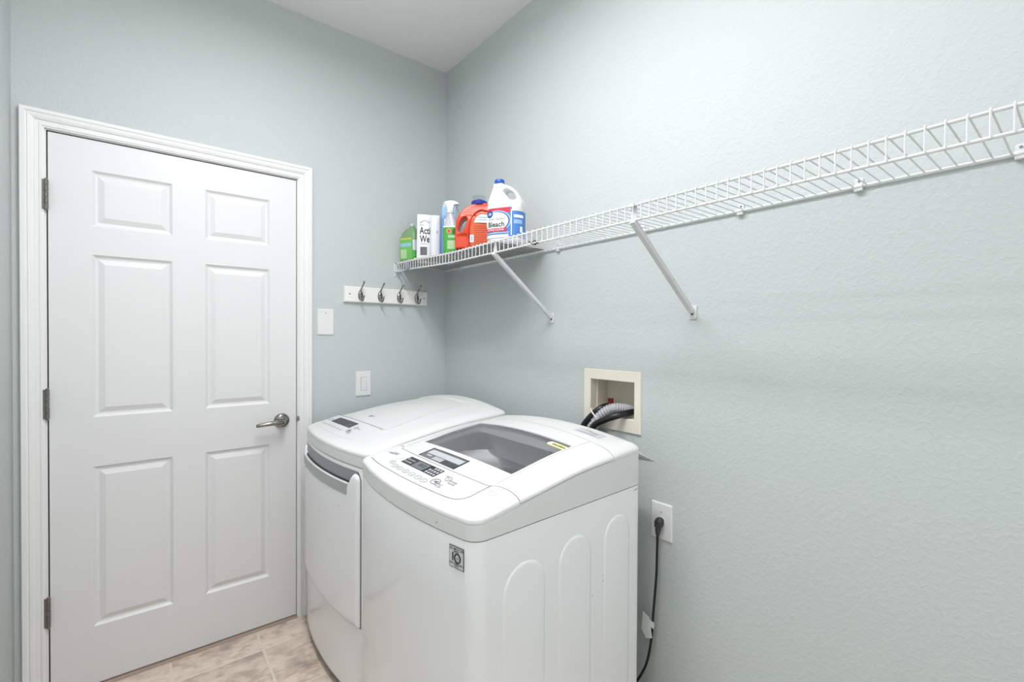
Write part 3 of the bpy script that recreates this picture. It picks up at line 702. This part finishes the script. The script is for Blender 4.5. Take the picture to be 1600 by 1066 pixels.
# ------------------------------------------------------------------ bottles on the shelf
def rrect(s, w, d, r):
    """point on a rounded rectangle at arc length s from the front centre, going to +x (front faces -y)"""
    a, b, q = w / 2 - r, d / 2 - r, PI / 2 * r
    per = 4 * a + 4 * b + 4 * q; s = (s + per / 2) % per - per / 2; sg = 1 if s >= 0 else -1; s = abs(s)
    if s <= a: return (sg * s, -d / 2)
    s -= a
    if s <= q: t = s / r; return (sg * (a + r * sin(t)), -b - r * cos(t))
    s -= q
    if s <= 2 * b: return (sg * w / 2, -b + s)
    s -= 2 * b
    if s <= q: t = s / r; return (sg * (a + r * cos(t)), b + r * sin(t))
    return (sg * (a - (s - q)), d / 2)
def peri(w, d, r): return 4 * (w / 2 - r) + 4 * (d / 2 - r) + 2 * PI * r
def rloop(w, d, r, z, n=48, cx=0, cy=0):
    p = peri(w, d, r); return [(rrect(p * k / n, w, d, r)[0] + cx, rrect(p * k / n, w, d, r)[1] + cy, z) for k in range(n)]
class Bottle:
    def __init__(s, name, label, cat, x, y, z, ang):
        s.root = thing(name, label, cat, (x, y, z), 'bottles and packs on the wire shelf'); s.root.rotation_euler.z = ang
        ORG[s.root.name] = Vector((0, 0, 0)); s.n = name
    def part(s, name, mb, m, parent=None, **kw):
        p = parent or s.root; return obj(name, mb, m, p, origin=(0, 0, 0), **kw)
    def wrap(s, w, d, r, lift, s0, s1, z0, z1, n=10, m_=2): return MB().grid(lambda i, j: (*rrect(s0 + (s1 - s0) * i, w + 2 * lift, d + 2 * lift, r + lift), z0 + (z1 - z0) * j), n, m_)
    def wtext(s, t, w, d, r, lift, sc, zc, size, bold=0, align='CENTER'):
        V, Fc = text2d(t, size, align, bold); return MB().add([(*rrect(sc + x, w + 2 * lift, d + 2 * lift, r + lift), zc + y) for x, y in V], Fc)
    def wdisc(s, w, d, r, lift, sc, zc, rs, rz, n=28):
        return MB().loft([[(*rrect(sc + rs * k * cos(a), w + 2 * lift, d + 2 * lift, r + lift), zc + rz * k * sin(a)) for a in lin(0, 2 * PI, n + 1)[:-1]] for k in (1, .75, .5, .25, .05)], False, True)
def facing(az_deg, turn): return -rad(az_deg) + rad(turn)   # front (-y) turned toward the camera, then by TURN
ZT = SZB + .0062
# bleach jug
B = Bottle('bleach_jug', 'white bleach jug with blue cap and blue and red label, moulded side handle', 'bottle', -.205, -.829, ZT, facing(37.8, -22))
w, d, r = .152, .100, .042
out = [(-.076, .012), (-.070, 0), (.070, 0), (.076, .012), (.077, .13), (.076, .155), (.069, .172), (.058, .192), (.042, .213), (.022, .229), (.004, .237), (-.008, .240), (-.012, .246), (-.049, .246), (-.052, .232), (-.060, .208), (-.069, .180), (-.075, .155), (-.077, .13)]
hole = [(.026 + .033 * cos(a) * cos(-.72) - .0135 * sin(a) * sin(-.72), .190 + .033 * cos(a) * sin(-.72) + .0135 * sin(a) * cos(-.72)) for a in lin(0, 2 * PI, 25)[:-1]]
lower = [rloop(w - .016, d - .016, r - .008, 0), rloop(w - .004, d - .004, r - .002, .003), rloop(w, d, r, .010), rloop(w, d, r, .140), rloop(w - .006, d - .006, r - .003, .152), rloop(w * .93, d * .86, r * .86, .166)]
mb = MB().loft(lower)
V, Fc = curve_solid([[(p[0], p[1]) for p in bez([(a, b, 0) for a, b in out[5:18]], 3)] + [(-.075, .11), (.075, .11)], hole], .030, .017)
mb.add([(a, -c * (1 - .25 * smst((b - .16) / .08)) * 1.2, b) for a, b, c in V], Fc)
body = B.part('body', mb, WHITEP, sharp=180)
rm = body.modifiers.new('r', 'REMESH'); rm.mode = 'VOXEL'; rm.voxel_size = .0028; rm.use_smooth_shade = True
sm_ = body.modifiers.new('s', 'SMOOTH'); sm_.iterations = 6; sm_.factor = .5
B.part('neck', MB().lathe([(.016, .236), (.0175, .252)], (-.0305, 0, 0)), WHITEP)
B.part('cap', MB().lathe([(.0195, .2425), (.0205, .244), (.0205, .260), (.019, .2625), (.0, .2625)], (-.0305, 0, 0), n=32), BLUECAP)
lb = B.part('label', B.wrap(w, d, r, .0012, -.083, .125, .018, .136, 40, 3), L_BLUE)
Q = lambda nm, mb_, m_: B.part(nm, mb_, m_, lb)
Q('label_top_band', B.wrap(w, d, r, .0016, -.083, .038, .116, .136, 24, 2), L_RED)
Q('label_oval_rim', B.wdisc(w, d, r, .0020, -.022, .083, .064, .043), L_BLUE2)
Q('label_oval_ring', B.wdisc(w, d, r, .0024, -.024, .083, .059, .039), L_NAVY)
Q('label_oval', B.wdisc(w, d, r, .0028, -.026, .083, .056, .0365), L_WHITE)
Q('label_foot', B.wrap(w, d, r, .0022, -.083, .030, .018, .030, 24, 2), L_WHITE)
Q('label_banner', B.wrap(w, d, r, .0031, -.080, .022, .042, .056, 24, 2), L_RED)
Q('label_waves', B.wrap(w, d, r, .0026, -.080, .034, .034, .040, 24, 2), L_BLUE2)
em = Q('label_emblem', B.wdisc(w, d, r, .0033, -.052, .113, .0155, .0145), L_NAVY)
Q('label_emblem_swirl', B.wdisc(w, d, r, .0037, -.051, .113, .009, .006), L_BLUE2)
Q('label_word', B.wtext('Bleach', w, d, r, .0033, -.024, .070, .0285, .025), L_BLACK)
Q('label_small_word', B.wtext('Low-Splash', w, d, r, .0033, -.020, .0925, .0165, .01), L_GREY)
Q('label_banner_words', B.wtext('WHITENS CLOTHES', w, d, r, .0035, -.028, .049, .0088, .01), L_WHITE)
Q('label_side_edge', B.wrap(w, d, r, .0020, .040, .0435, .024, .125, 2, 2), L_WHITE)
Q('label_side_panel', B.wrap(w, d, r, .0020, .052, .098, .094, .105, 10, 2), L_WHITE)
Q('label_side_panel', B.wrap(w, d, r, .0020, .052, .09, .070, .086, 10, 2), L_BLUE2)
Q('label_side_panel', B.wrap(w, d, r, .0020, .078, .092, .036, .060, 6, 2), L_WHITE)
Q('label_side_top', B.wrap(w, d, r, .0020, .044, .125, .120, .136, 20, 2), flat((214, 222, 226), 'label_pale'))
# orange detergent jug
B = Bottle('detergent_jug', 'orange laundry detergent jug with arched handle and blue cap under a clear measuring cup', 'bottle', -.218, -.622, ZT, facing(34.0, -6))
H_ = .215
out = bez([(-.083, .004, 0), (-.0855, .05, 0), (-.083, .10, 0), (-.074, .138, 0), (-.056, .168, 0), (-.032, .188, 0), (-.004, .199, 0), (.020, .203, 0), (.055, .203, 0), (.076, .197, 0), (.082, .17, 0), (.084, .10, 0), (.083, .05, 0), (.082, .004, 0)], 5)
hole = [(-.051 + .037 * cos(a) * cos(1.18) - .0145 * sin(a) * sin(1.18), .108 + .037 * cos(a) * sin(1.18) + .0145 * sin(a) * cos(1.18)) for a in lin(0, 2 * PI, 29)[:-1]]
V, Fc = curve_solid([[(p.x, p.y) for p in out][::-1], hole], .043, .005, 3)
body = B.part('body', MB().add([(a, -c * (1 - .35 * smst((b - .12) / .09)) * (1 - .3 * min(1, abs(a / .085)) ** 4), b) for a, b, c in V], Fc), ORANGE, sharp=180)
rm = body.modifiers.new('r', 'REMESH'); rm.mode = 'VOXEL'; rm.voxel_size = .0026; rm.use_smooth_shade = True
sm_ = body.modifiers.new('s', 'SMOOTH'); sm_.iterations = 10; sm_.factor = .5
fy = lambda z, k: -(.0432 * (1 - .35 * smst((z - .12) / .09))) - k
arch = bez([(-.022, fy(.02, .001), .018), (-.026, fy(.06, .001), .06), (-.024, fy(.10, .001), .10), (-.012, fy(.14, .001), .135), (.006, fy(.165, .001), .160), (.030, fy(.18, .001), .172), (.060, fy(.178, .001), .166)], 6)
B.part('moulded_rib', MB().tube(arch, .0032, 8), ORANGE)
pl = [(-.014, .014), (-.017, .06), (-.014, .10), (-.004, .130), (.012, .150), (.035, .158), (.068, .152), (.070, .014)]
lb = B.part('label', MB().add([(a, fy(b, .0012), b) for a, b in pl], [tuple(range(8))]), L_ORANGE)
pl = [(-.0005, .115), (.008, .134), (.020, .146), (.035, .151), (.066, .146), (.068, .112)]
B.part('label_top', MB().add([(a, fy(b, .0026), b) for a, b in pl], [tuple(range(6))]), L_WHITE, lb)
B.part('label_box', MB().box((-.017, fy(.05, .0022), .030), (-.001, fy(.05, .0008), .062)), L_WHITE, lb)
B.part('label_box_inner', MB().box((-.013, fy(.05, .0030), .036), (-.005, fy(.05, .0012), .056)), L_BLUE2, lb)
mk = MB()
for k in range(9): mk.box((.002, fy(.05, .002), .024 + .0095 * k), (.060 - .006 * (k % 3), fy(.05, .0012), .0255 + .0095 * k))
B.part('label_small_print', mk, L_RED, lb)
B.part('label_lines', MB().add(*(lambda q: (q.v, q.f))(MB().box((.015, fy(.13, .0040), .136), (.058, fy(.13, .0028), .138)).box((.010, fy(.12, .0040), .125), (.060, fy(.12, .0028), .127)))), L_BLUE2, lb)
cp_ = B.part('cap', MB().lathe([(.030, .197), (.034, .199), (.035, .2035), (.035, .213), (.033, .2155), (.012, .2155), (.012, .224), (.0, .224)], (.018, 0, 0), n=32), NAVYCAP)
B.part('measuring_cup', MB().lathe([(.024, .2158), (.0265, .2165), (.030, .236), (.029, .238), (.0, .238)], (.018, 0, 0), n=32, cap=False), CLEARP)
# spray bottle
B = Bottle('spray_bottle', 'spray bottle with white trigger head, grey shoulder and green label, behind the orange jug', 'bottle', -.232, -.437, ZT, facing(30.9, -8))
w, d, r = .064, .044, .018
B.part('body', MB().loft([rloop(w - .008, d - .008, r - .004, 0), rloop(w, d, r, .006), rloop(w, d, r, .135), rloop(w - .003, d - .003, r - .0015, .142), rloop(w * .80, d * .84, r * .9, .162), rloop(w * .62, d * .74, r * .84, .180), rloop(.030, .028, .0139, .196), rloop(.027, .027, .0134, .204)]), SHOULDER)
lb = B.part('label', B.wrap(w, d, r, .0008, -.068, .068, .008, .131, 40, 3), L_GREEN)
B.part('label_rim', B.wrap(w, d, r, .0010, -.068, .068, .131, .137, 40, 1), L_WHITE, lb)
B.part('label_badge', B.wdisc(w, d, r, .0014, -.004, .113, .0105, .0125), flat((226, 150, 110), 'label_peach'), lb)
B.part('label_badge_core', B.wdisc(w, d, r, .0018, -.004, .113, .0055, .0065), L_RED, lb)
B.part('label_panel', B.wrap(w, d, r, .0014, -.011, .045, .030, .070, 16, 2), L_PALEG, lb)
B.part('label_panel', B.wrap(w, d, r, .0014, -.008, .040, .080, .096, 16, 2), L_GREEN2, lb)
B.part('label_panel', B.wrap(w, d, r, .0014, .012, .050, .098, .124, 16, 2), L_DKGREEN, lb)
B.part('label_lettering', B.wtext('STAIN', w, d, r, .0020, .012, .0875, .013, .02), L_WHITE, lb)
B.part('collar', MB().lathe([(.0155, .200), (.0165, .202), (.0165, .214), (.014, .217)], n=24), WHITEP)
hd = [(-.014, .212), (-.0165, .228), (-.024, .240), (-.030, .248), (-.026, .254), (-.006, .259), (.016, .258), (.034, .251), (.040, .244), (.038, .239), (.020, .238), (.0155, .226), (.014, .212)]
V, Fc = curve_solid([[(p.x, p.y) for p in bez([(a, b, 0) for a, b in hd], 3)]], .0105, .005, 3)
B.part('trigger_head', MB().add([(a, -c, b) for a, b, c in V], Fc), WHITEP, sharp=60)
V, Fc = curve_solid([[(p.x, p.y) for p in bez([(.022, .238, 0), (.027, .226, 0), (.033, .212, 0), (.036, .207, 0), (.038, .210, 0), (.034, .224, 0), (.032, .238, 0)], 3)]], .006, .002, 2)
B.part('trigger', MB().add([(a, -c, b) for a, b, c in V], Fc), flat((120, 128, 156), 'trigger_grey_blue'), sharp=60)
# pale blue carton
B = Bottle('carton', 'tall pale blue carton with white panel standing behind the spray bottle', 'carton', -.128, -.238, ZT, facing(30.2, 14))
w, d, r = .068, .05, .003
B.part('box', MB().loft([rloop(w, d, r, 0, 40), rloop(w, d, r, .285, 40)]), CARTON, sharp=30)
B.part('lower_print', B.wrap(w, d, r, .0005, -.075, .075, 0, .225, 60, 2), CARTON2)
B.part('white_panel', B.wrap(w, d, r, .0010, -.026, .033, .085, .222, 10, 2), L_WHITE)
B.part('white_panel_print', B.wrap(w, d, r, .0014, -.018, .018, .206, .210, 6, 1), L_GREY)
B.part('top_band', B.wrap(w, d, r, .0010, -.075, .075, .228, .240, 60, 1), L_BLUE2)
B.part('top_flap', MB().prism([(-.032, .285), (.032, .285), (.030, .306), (-.028, .308)], lambda a, b, c: (a, c, b), -.024, -.0225), flat((224, 232, 240), 'flap_white'))
# white pouch: two lobes with a crease
B = Bottle('detergent_pouch', 'white stand-up pouch with black lettering and a side fold, beside the green bottle', 'pouch', -.212, -.186, ZT, facing(28.3, 2))
def pouch_loop(z):
    t = z / .245; wd_ = .060 - .004 * t; th = .026 * max(0, 1 - t) ** .7 + .0015; out = []
    F_ = []
    for k in range(41):
        x = -wd_ + 2 * wd_ * k / 40; q = (x - .018) / .010
        y = -th * max(0, 1 - (x / wd_) ** 2) ** .5 * .9 - .002 + .012 * math.exp(-q * q) * (1 - .4 * t) - .008 * t
        F_.append((x, y, z + .008 * (1 - t) * 0 - .010 * t * math.exp(-q * q)))
    Bk = [(x, th * .5 * max(0, 1 - (x / wd_) ** 2) ** .5 - .008 * t, z) for x in [wd_ - 2 * wd_ * k / 20 for k in range(1, 20)]]
    return F_ + Bk
def pface(x, z, lift):
    L_ = pouch_loop(z); t = z / .245; wd_ = .060 - .004 * t; k = min(39.99, max(0, (x + wd_) / (2 * wd_) * 40)); i = int(k); a, b = L_[i], L_[min(40, i + 1)]; return (x, a[1] + (b[1] - a[1]) * (k - i) - lift, z)
B.part('film', MB().loft([pouch_loop(z) for z in lin(0, .245, 20)]), POUCHM, sharp=60)
def ptext(t_, x, z, s_, bold=.018):
    V, Fc = text2d(t_, s_, 'LEFT', bold); V = [(a * .64, b) for a, b in V]
    keep = [q for q in Fc if all(-.06 < x + V[i][0] < .011 for i in q)]
    return MB().add([pface(x + a, z + b, .0012) for a, b in V], keep)
lt = ptext('Acti', -.044, .160, .050); q = ptext('We', -.043, .117, .050); lt.add(q.v, q.f)
B.part('pouch_lettering', lt, L_BLACK, weld=False)
mk = MB()
for k in range(7):
    a = lin(.35, PI - .35, 7)[k]; mk.tube([pface(-.018 + .019 * cos(a), .196 + .012 * sin(a), .0012), pface(-.018 + .025 * cos(a + .1), .197 + .0185 * sin(a + .1), .0012)], .0018, 5)
mk.tube([pface(x, .190, .001) for x in lin(-.045, -.024, 5)], .0009, 5)
B.part('pouch_leaf_print', mk, flat((96, 118, 100), 'print_sage'))
mk = MB().grid(lambda i, j: pface(-.041 + .034 * i, .036 + .042 * j, .001), 6, 4); B.part('barcode_panel', mk, L_GREY)
mk = MB()
for k in range(5): mk.grid(lambda i, j: pface(-.038 + .028 * i, .042 + .0075 * k + .003 * j, .0016), 6, 1)
B.part('barcode_lines', mk, flat((90, 90, 94), 'print_grey'))
lt = ptext('for activewear', -.040, .094, .0095, 0); B.part('pouch_small_print', lt, L_GREY, weld=False)
V, Fc = text2d('c', .030, 'CENTER', .02); B.part('pouch_side_letter', MB().add([pface(.044 + a * .4, .160 + b, .0014) for a, b in V], Fc), L_BLACK)
# green bottle
B = Bottle('cleaner_bottle', 'green bottle with sloped clear shoulder at the far end of the shelf', 'bottle', -.258, -.076, SZB + .022, facing(26.1, -38))
w, d, r = .098, .060, .014
B.part('body', MB().loft([rloop(w - .006, d - .006, r - .003, 0), rloop(w, d, r, .004), rloop(w, d, r, .118), rloop(w * .96, d * .96, r, .130), rloop(w * .80, d * .85, r * .9, .150, cx=.004), rloop(w * .55, d * .62, r * .8, .168, cx=.008), rloop(.030, .026, .0125, .178, cx=.012), rloop(.024, .022, .0105, .186, cx=.012)]), GREENP)
lb = B.part('label', B.wrap(w, d, r, .0008, -.066, .034, .006, .122, 30, 3), L_GREEN2)
B.part('label_base', B.wrap(w, d, r, .0009, .034, .094, .004, .048, 20, 2), L_GREEN, lb)
B.part('label_base_line', B.wrap(w, d, r, .0013, .036, .092, .026, .029, 20, 1), L_GREEN2, lb)
B.part('back_label', B.wrap(w, d, r, .0009, .038, .090, .054, .108, 16, 2), flat((212, 214, 222), 'label_cool_white'), lb)
B.part('label_top_band', B.wrap(w, d, r, .0013, -.05, .03, .110, .118, 20, 1), L_YEL, lb)
B.part('label_band', B.wrap(w, d, r, .0013, -.05, .03, .074, .092, 20, 1), L_TEAL, lb)
B.part('label_panel', B.wrap(w, d, r, .0013, -.04, .0, .014, .060, 12, 1), L_PALEG, lb)
B.part('cap', MB().lathe([(.0125, .182), (.0125, .194), (.010, .197), (.0, .197)], (.012, 0, 0), n=20), flat((196, 214, 204), 'cap_pale_green'))
# crumpled film poking through the front of the shelf
bg = MB(); rng = random.Random(4)
bg.grid(lambda i, j: (SX - .008 - .004 * sin(i * 9) - .004 * rng.random() + .030 * max(0, j - .72) * 3, -.130 - .048 * i - .004 * sin(j * 7), 1.658 + .052 * j + .004 * sin(i * 8 + j * 3)), 8, 8)
bo = obj('plastic_bag', bg, BAGM, origin=(SX - .01, -.155, 1.66), smooth=False)
so = bo.modifiers.new('t', 'SOLIDIFY'); so.thickness = .0008
tag(bo, 'crumpled grey plastic bag corner hanging over the front lip of the shelf', 'plastic bag')
for nm, (x, y), rr_, lbl in (('cotton_pad', (-.288, -.232), .011, 'small white crumpled wad at the foot of the white pouch, nearer the spray bottle'), ('cotton_pad', (-.288, -.196), .008, 'tiny white crumpled wad between the green bottle and the white pouch')):
    mb = MB(); mb.lathe([(rr_ * sin(a) * (1 + .12 * sin(5 * a)), rr_ * .6 * (1 - cos(a)) / 1.0) for a in lin(.08, PI - .08, 9)], (x, y, zf(y) + .004), 'z', 12)
    mb.v = [(p[0] + rng.uniform(-.001, .001), p[1] + rng.uniform(-.001, .001), p[2] + rng.uniform(-.001, .001)) for p in mb.v]
    tag(obj(nm, mb, PAPER, origin=(x, y, zf(y) + .004)), lbl, 'wad')

# ------------------------------------------------------------------ things on the far wall
RX0, RX1, RZ0, RZ1 = -.583, -.1235, 1.490, 1.569
rk = thing('coat_rack', 'white wooden coat rack board with four nickel hooks on the far wall', 'coat rack', ((RX0 + RX1) / 2, 0, RZ0))
obj('board', MB().loft([[(RX0 + k, y, RZ0 + k), (RX1 - k, y, RZ0 + k), (RX1 - k, y, RZ1 - k), (RX0 + k, y, RZ1 - k)] for k, y in ((0, 0), (0, -.012), (.004, -.018))]), RAILM, rk, smooth=False)
for x in (-.5554, -.1461): obj('screw', MB().lathe([(.0028, -.0195), (.004, -.018)], (x, 0, 1.531), 'y', 12), SCREW, rk)
hk = [-.5025, -.3995, -.2945, -.192]; zc = 1.528
h0 = obj('hook', MB().tube(bez([(hk[0], -.022, zc + .010), (hk[0], -.026, zc + .024), (hk[0], -.044, zc + .040), (hk[0], -.058, zc + .050), (hk[0], -.066, zc + .058)], 6), [.0058 - .0022 * min(1, i / 10) for i in range(25)], 10).tube(bez([(hk[0], -.022, zc - .006), (hk[0], -.030, zc - .024), (hk[0], -.046, zc - .030), (hk[0], -.058, zc - .022), (hk[0], -.062, zc - .012)], 6), [.006 - .002 * min(1, i / 12) for i in range(25)], 10), NICKEL, rk, origin=(hk[0], 0, zc))
obj('hook_plate', MB().loft([[(hk[0] + k * .0125 * cos(a), y, zc - .002 + k * .026 * sin(a)) for a in lin(0, 2 * PI, 29)[:-1]] for k, y in ((1, -.0178), (1, -.0205), (.85, -.0245), (.5, -.0275), (.15, -.028))]), NICKEL, h0)
def tip(z, y): return MB().lathe([(.0006, -.0062), (.004, -.005), (.006, -.001), (.006, .001), (.004, .005), (.0006, .0062)], (hk[0], y, z), 'z', 12)
obj('hook_tip', tip(zc + .061, -.067), NICKEL, h0); obj('hook_tip', tip(zc - .009, -.0622), NICKEL, h0)
for x in hk[1:]: copy_of(h0, rk, (x - hk[0], 0, 0))
def plate(name, label, cat, x0, x1, z0, z1):
    r_ = thing(name, label, cat, ((x0 + x1) / 2, 0, z0))
    obj('plate', MB().loft([[(x0 + k, y, z0 + k), (x1 - k, y, z0 + k), (x1 - k, y, z1 - k), (x0 + k, y, z1 - k)] for k, y in ((0, 0), (0, -.003), (.003, -.0065))]), PLATE, r_, smooth=False)
    return r_
bp_ = plate('blank_wall_plate', 'plain white blank wall plate beside the door casing', 'wall plate', -.7065, -.6285, 1.326, 1.4515)
for z in (1.431, 1.347): obj('screw', MB().lathe([(.0022, -.0075), (.003, -.0062)], (-.6675, 0, z), 'y', 10), PLATE if z < 1.4 else SCREW, bp_)
sp_ = plate('light_switch', 'white rocker light switch below the coat rack', 'light switch', -.5205, -.4408, 1.0165, 1.1422)
obj('switch_bezel', MB().loft([[(-.4965 + k, y, 1.045 + k), (-.4645 - k, y, 1.045 + k), (-.4645 - k, y, 1.114 - k), (-.4965 + k, y, 1.114 - k)] for k, y in ((0, -.006), (.0005, -.008))]), SILVER, sp_, smooth=False)
obj('rocker', MB().add([(-.4945, -.0075, 1.047), (-.4665, -.0075, 1.047), (-.4665, -.0075, 1.112), (-.4945, -.0075, 1.112), (-.4945, -.0085, 1.047), (-.4665, -.0085, 1.047), (-.4665, -.0125, 1.112), (-.4945, -.0125, 1.112)], [(4, 5, 6, 7), (0, 1, 5, 4), (1, 2, 6, 5), (2, 3, 7, 6), (3, 0, 4, 7)]), PLATE, sp_, smooth=False)

# ------------------------------------------------------------------ recessed valve box, hoses, outlet on the right wall
vb = thing('valve_box', 'cream recessed washer valve box in the right wall above the washer', 'valve box', (0, -1.21, .98))
FY0, FY1, FZ0, FZ1 = -1.3405, -1.0757, .9805, 1.2004
fm = MB()
def ringf(x, k0): return [(x, FY0 + k0, FZ0 + k0), (x, FY1 - k0, FZ0 + k0), (x, FY1 - k0, FZ1 - k0), (x, FY0 + k0, FZ1 - k0)]
def ringi(x, k0): return [(x, BY0 - k0, BZ0 - k0), (x, BY1 + k0, BZ0 - k0), (x, BY1 + k0, BZ1 + k0), (x, BY0 - k0, BZ1 + k0)]
fm.loft([ringf(0, 0), ringf(-.004, 0), ringf(-.0065, .002), ringi(-.0065, .002), ringi(-.0045, 0), ringi(0.005, 0)], False, False)
obj('frame', fm, CREAM, vb, smooth=False)
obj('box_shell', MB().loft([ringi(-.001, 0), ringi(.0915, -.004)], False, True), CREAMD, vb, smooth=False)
obj('box_rib', MB().box((.030, BY1 - .0045, BZ0), (.036, BY1 - .0005, BZ1)).box((.036, BY1 - .004, 1.108), (.09, BY1 - .001, 1.110)).box((.036, BY1 - .004, 1.150), (.09, BY1 - .001, 1.152)), CREAM, vb, smooth=False)
obj('inlet_valve', MB().tube([(.07, -1.155, 1.03), (.07, -1.155, 1.064)], .010, 12).tube([(.07, -1.155, 1.056), (.035, -1.158, 1.058)], .0085, 12), BRASS, vb)
obj('valve_handle', MB().box((.052, -1.166, 1.066), (.064, -1.146, 1.086)), REDH, vb, bevel=.002)
obj('inlet_valve', MB().tube([(.06, -1.291, 1.03), (.06, -1.291, 1.055)], .010, 12).tube([(.06, -1.291, 1.049), (.030, -1.290, 1.050)], .0085, 12), BRASS, vb)
obj('drain_collar', MB().lathe([(.034, 1.0305), (.034, 1.040), (.024, 1.042)], (.052, -1.262, 0), 'z', 20), CREAMD, vb)
tag(obj('inlet_hose', MB().tube(bez([(.038, -1.158, 1.058), (.020, -1.166, 1.060), (-.005, -1.166, 1.056), (-.025, -1.148, 1.036), (-.042, -1.112, .990), (-.055, -1.090, .93), (-.06, -1.085, .84)], 8), .0118, 12), RUBBER, origin=(-.06, -1.09, .84)), 'black rubber hose from the red handled valve down behind the washer', 'hose')
tag(obj('inlet_hose', MB().tube(bez([(.032, -1.290, 1.050), (.030, -1.2825, 1.0515), (.0, -1.278, 1.049), (-.035, -1.260, 1.041), (-.055, -1.222, 1.0235), (-.064, -1.178, .995), (-.070, -1.155, .94), (-.070, -1.145, .84)], 8), .0118, 12), RUBBER, origin=(-.062, -1.13, .84)), 'black rubber hose crossing in front of the grey corrugated drain hose', 'hose')
for i, (o_, a, b) in enumerate(((bpy.data.objects['inlet_hose'], (.036, -1.158, 1.058), (.016, -1.167, 1.060)), (bpy.data.objects['inlet_hose.001'], (.034, -1.2835, 1.0515), (.014, -1.280, 1.050)))):
    obj('hose_ferrule', MB().tube([a, b], .0118, 12), HINGEM, o_)
dp_ = bez([(.052, -1.262, 1.036), (.042, -1.262, 1.052), (.015, -1.252, 1.060), (-.010, -1.230, 1.062), (-.026, -1.198, 1.044), (-.034, -1.160, 1.000), (-.040, -1.135, .94), (-.045, -1.125, .84)], 18)
tag(obj('drain_hose', MB().tube(dp_, [.0185 + (.0019 if i % 4 < 2 else -.0019) for i in range(len(dp_))], 14), GREYH, origin=(-.068, -1.14, .84), sharp=180), 'grey corrugated drain hose arching out of the cream valve box', 'hose')
hd_ = Vector((-.2, .6, -.75)).normalized(); ha = Vector((0, -.78, -.62)).normalized(); hb = hd_.cross(ha).normalized(); hc = Vector((-.027, -1.166, 1.028))
tag(obj('hose_tie', MB().tube([hc + ha * .038 * cos(a) + hb * .0235 * sin(a) + hd_ * o_ for o_ in (0,) for a in lin(0, 2 * PI, 29)[:-1]], .0026, 6, closed=True), PAPER, origin=hc), 'pale plastic tie bundling the black hose and grey drain hose', 'cable tie')
# grey plastic strip lying against the wall behind the washer
gs = MB(); sec = []
for t in lin(0, 1, 9):
    y = -1.10 - .296 * t; z = .985 - .084 * t ** 1.15; k = 1 - t ** 3.5 * .97
    sec.append([(-.001, y, z), (-.018 * k, y, z - .004 * k), (-.010 * k, y, z - .030 * k), (-.001, y, z - .034 * k)])
gs.loft(sec)
tag(obj('plastic_strip', gs, STRIPM, origin=(0, -1.25, .90), smooth=False), 'grey flat plastic strip wedged against the wall behind the washer', 'plastic strip')
# outlet with plug and cord
OY, OZ = -1.4265, .7075
po = thing('power_outlet', 'white single outlet plate low on the right wall beside the washer', 'outlet', (0, OY, .645))
obj('plate', MB().loft([[(x, -1.4656 + k, .6455 + k), (x, -1.3875 - k, .6455 + k), (x, -1.3875 - k, .768 - k), (x, -1.4656 + k, .768 - k)] for k, x in ((0, 0), (0, -.003), (.003, -.0065))]), PLATE, po, smooth=False)
obj('receptacle', MB().lathe([(.0, -.0085), (.0155, -.0085), (.0165, -.006)], (0, OY + .0005, OZ), 'x', 24), PLATE, po)
obj('screw', MB().lathe([(.0018, -.0078), (.0026, -.006)], (0, OY, .738), 'x', 10), SCREW, po)
pc = obj('power_cord', MB().tube(bez([(-.022, OY + .003, OZ - .040), (-.024, OY + .003, .60), (-.026, -1.423, .53), (-.028, -1.414, .40), (-.030, -1.407, .30), (-.034, -1.385, .20), (-.05, -1.33, .10), (-.07, -1.25, .05)], 8), .0042, 10), RUBBER, wroot)
obj('plug', MB().loft([[(x, OY + a * sx_, OZ + zo + b * sz_) for a, b in ((-1, -1), (1, -1), (1, .55), (.5, 1), (-.5, 1), (-1, .55))] for x, sx_, sz_, zo in ((-.008, .0125, .012, .002), (-.020, .0135, .0135, 0), (-.030, .011, .012, -.004))]).tube([(-.020, OY + .001, OZ - .006), (-.022, OY + .002, OZ - .030), (-.022, OY + .003, OZ - .046)], [.0115, .009, .0055], 10), CORD, pc, bevel=.0012, sharp=50)
tg = obj('cord_tag', MB().prism([(-1.377, .392), (-1.402, .381), (-1.414, .318), (-1.390, .306), (-1.372, .330)], lambda a, b, c: (c, a, b), -.0335, -.0345), PAPER, pc)
obj('tag_tab', MB().prism([(-1.404, .374), (-1.421, .372), (-1.419, .350), (-1.406, .352)], lambda a, b, c: (c, a, b), -.0325, -.0332), PAPER, pc)

# prints too small to pick apart
for o in bpy.data.objects:
    if o.name.split('.')[0] in ('display_indicator', 'panel_lettering', 'scuff', 'sticker_lettering', 'rear_lettering', 'label_small_print', 'label_lines', 'barcode_lines', 'pouch_leaf_print', 'dispenser_pictogram', 'pouch_lettering', 'pouch_small_print', 'box_rib', 'start_mark', 'button_mark', 'label_word', 'label_small_word', 'label_banner_words', 'label_lettering', 'sticker_text'): o['kind'] = 'stuff'
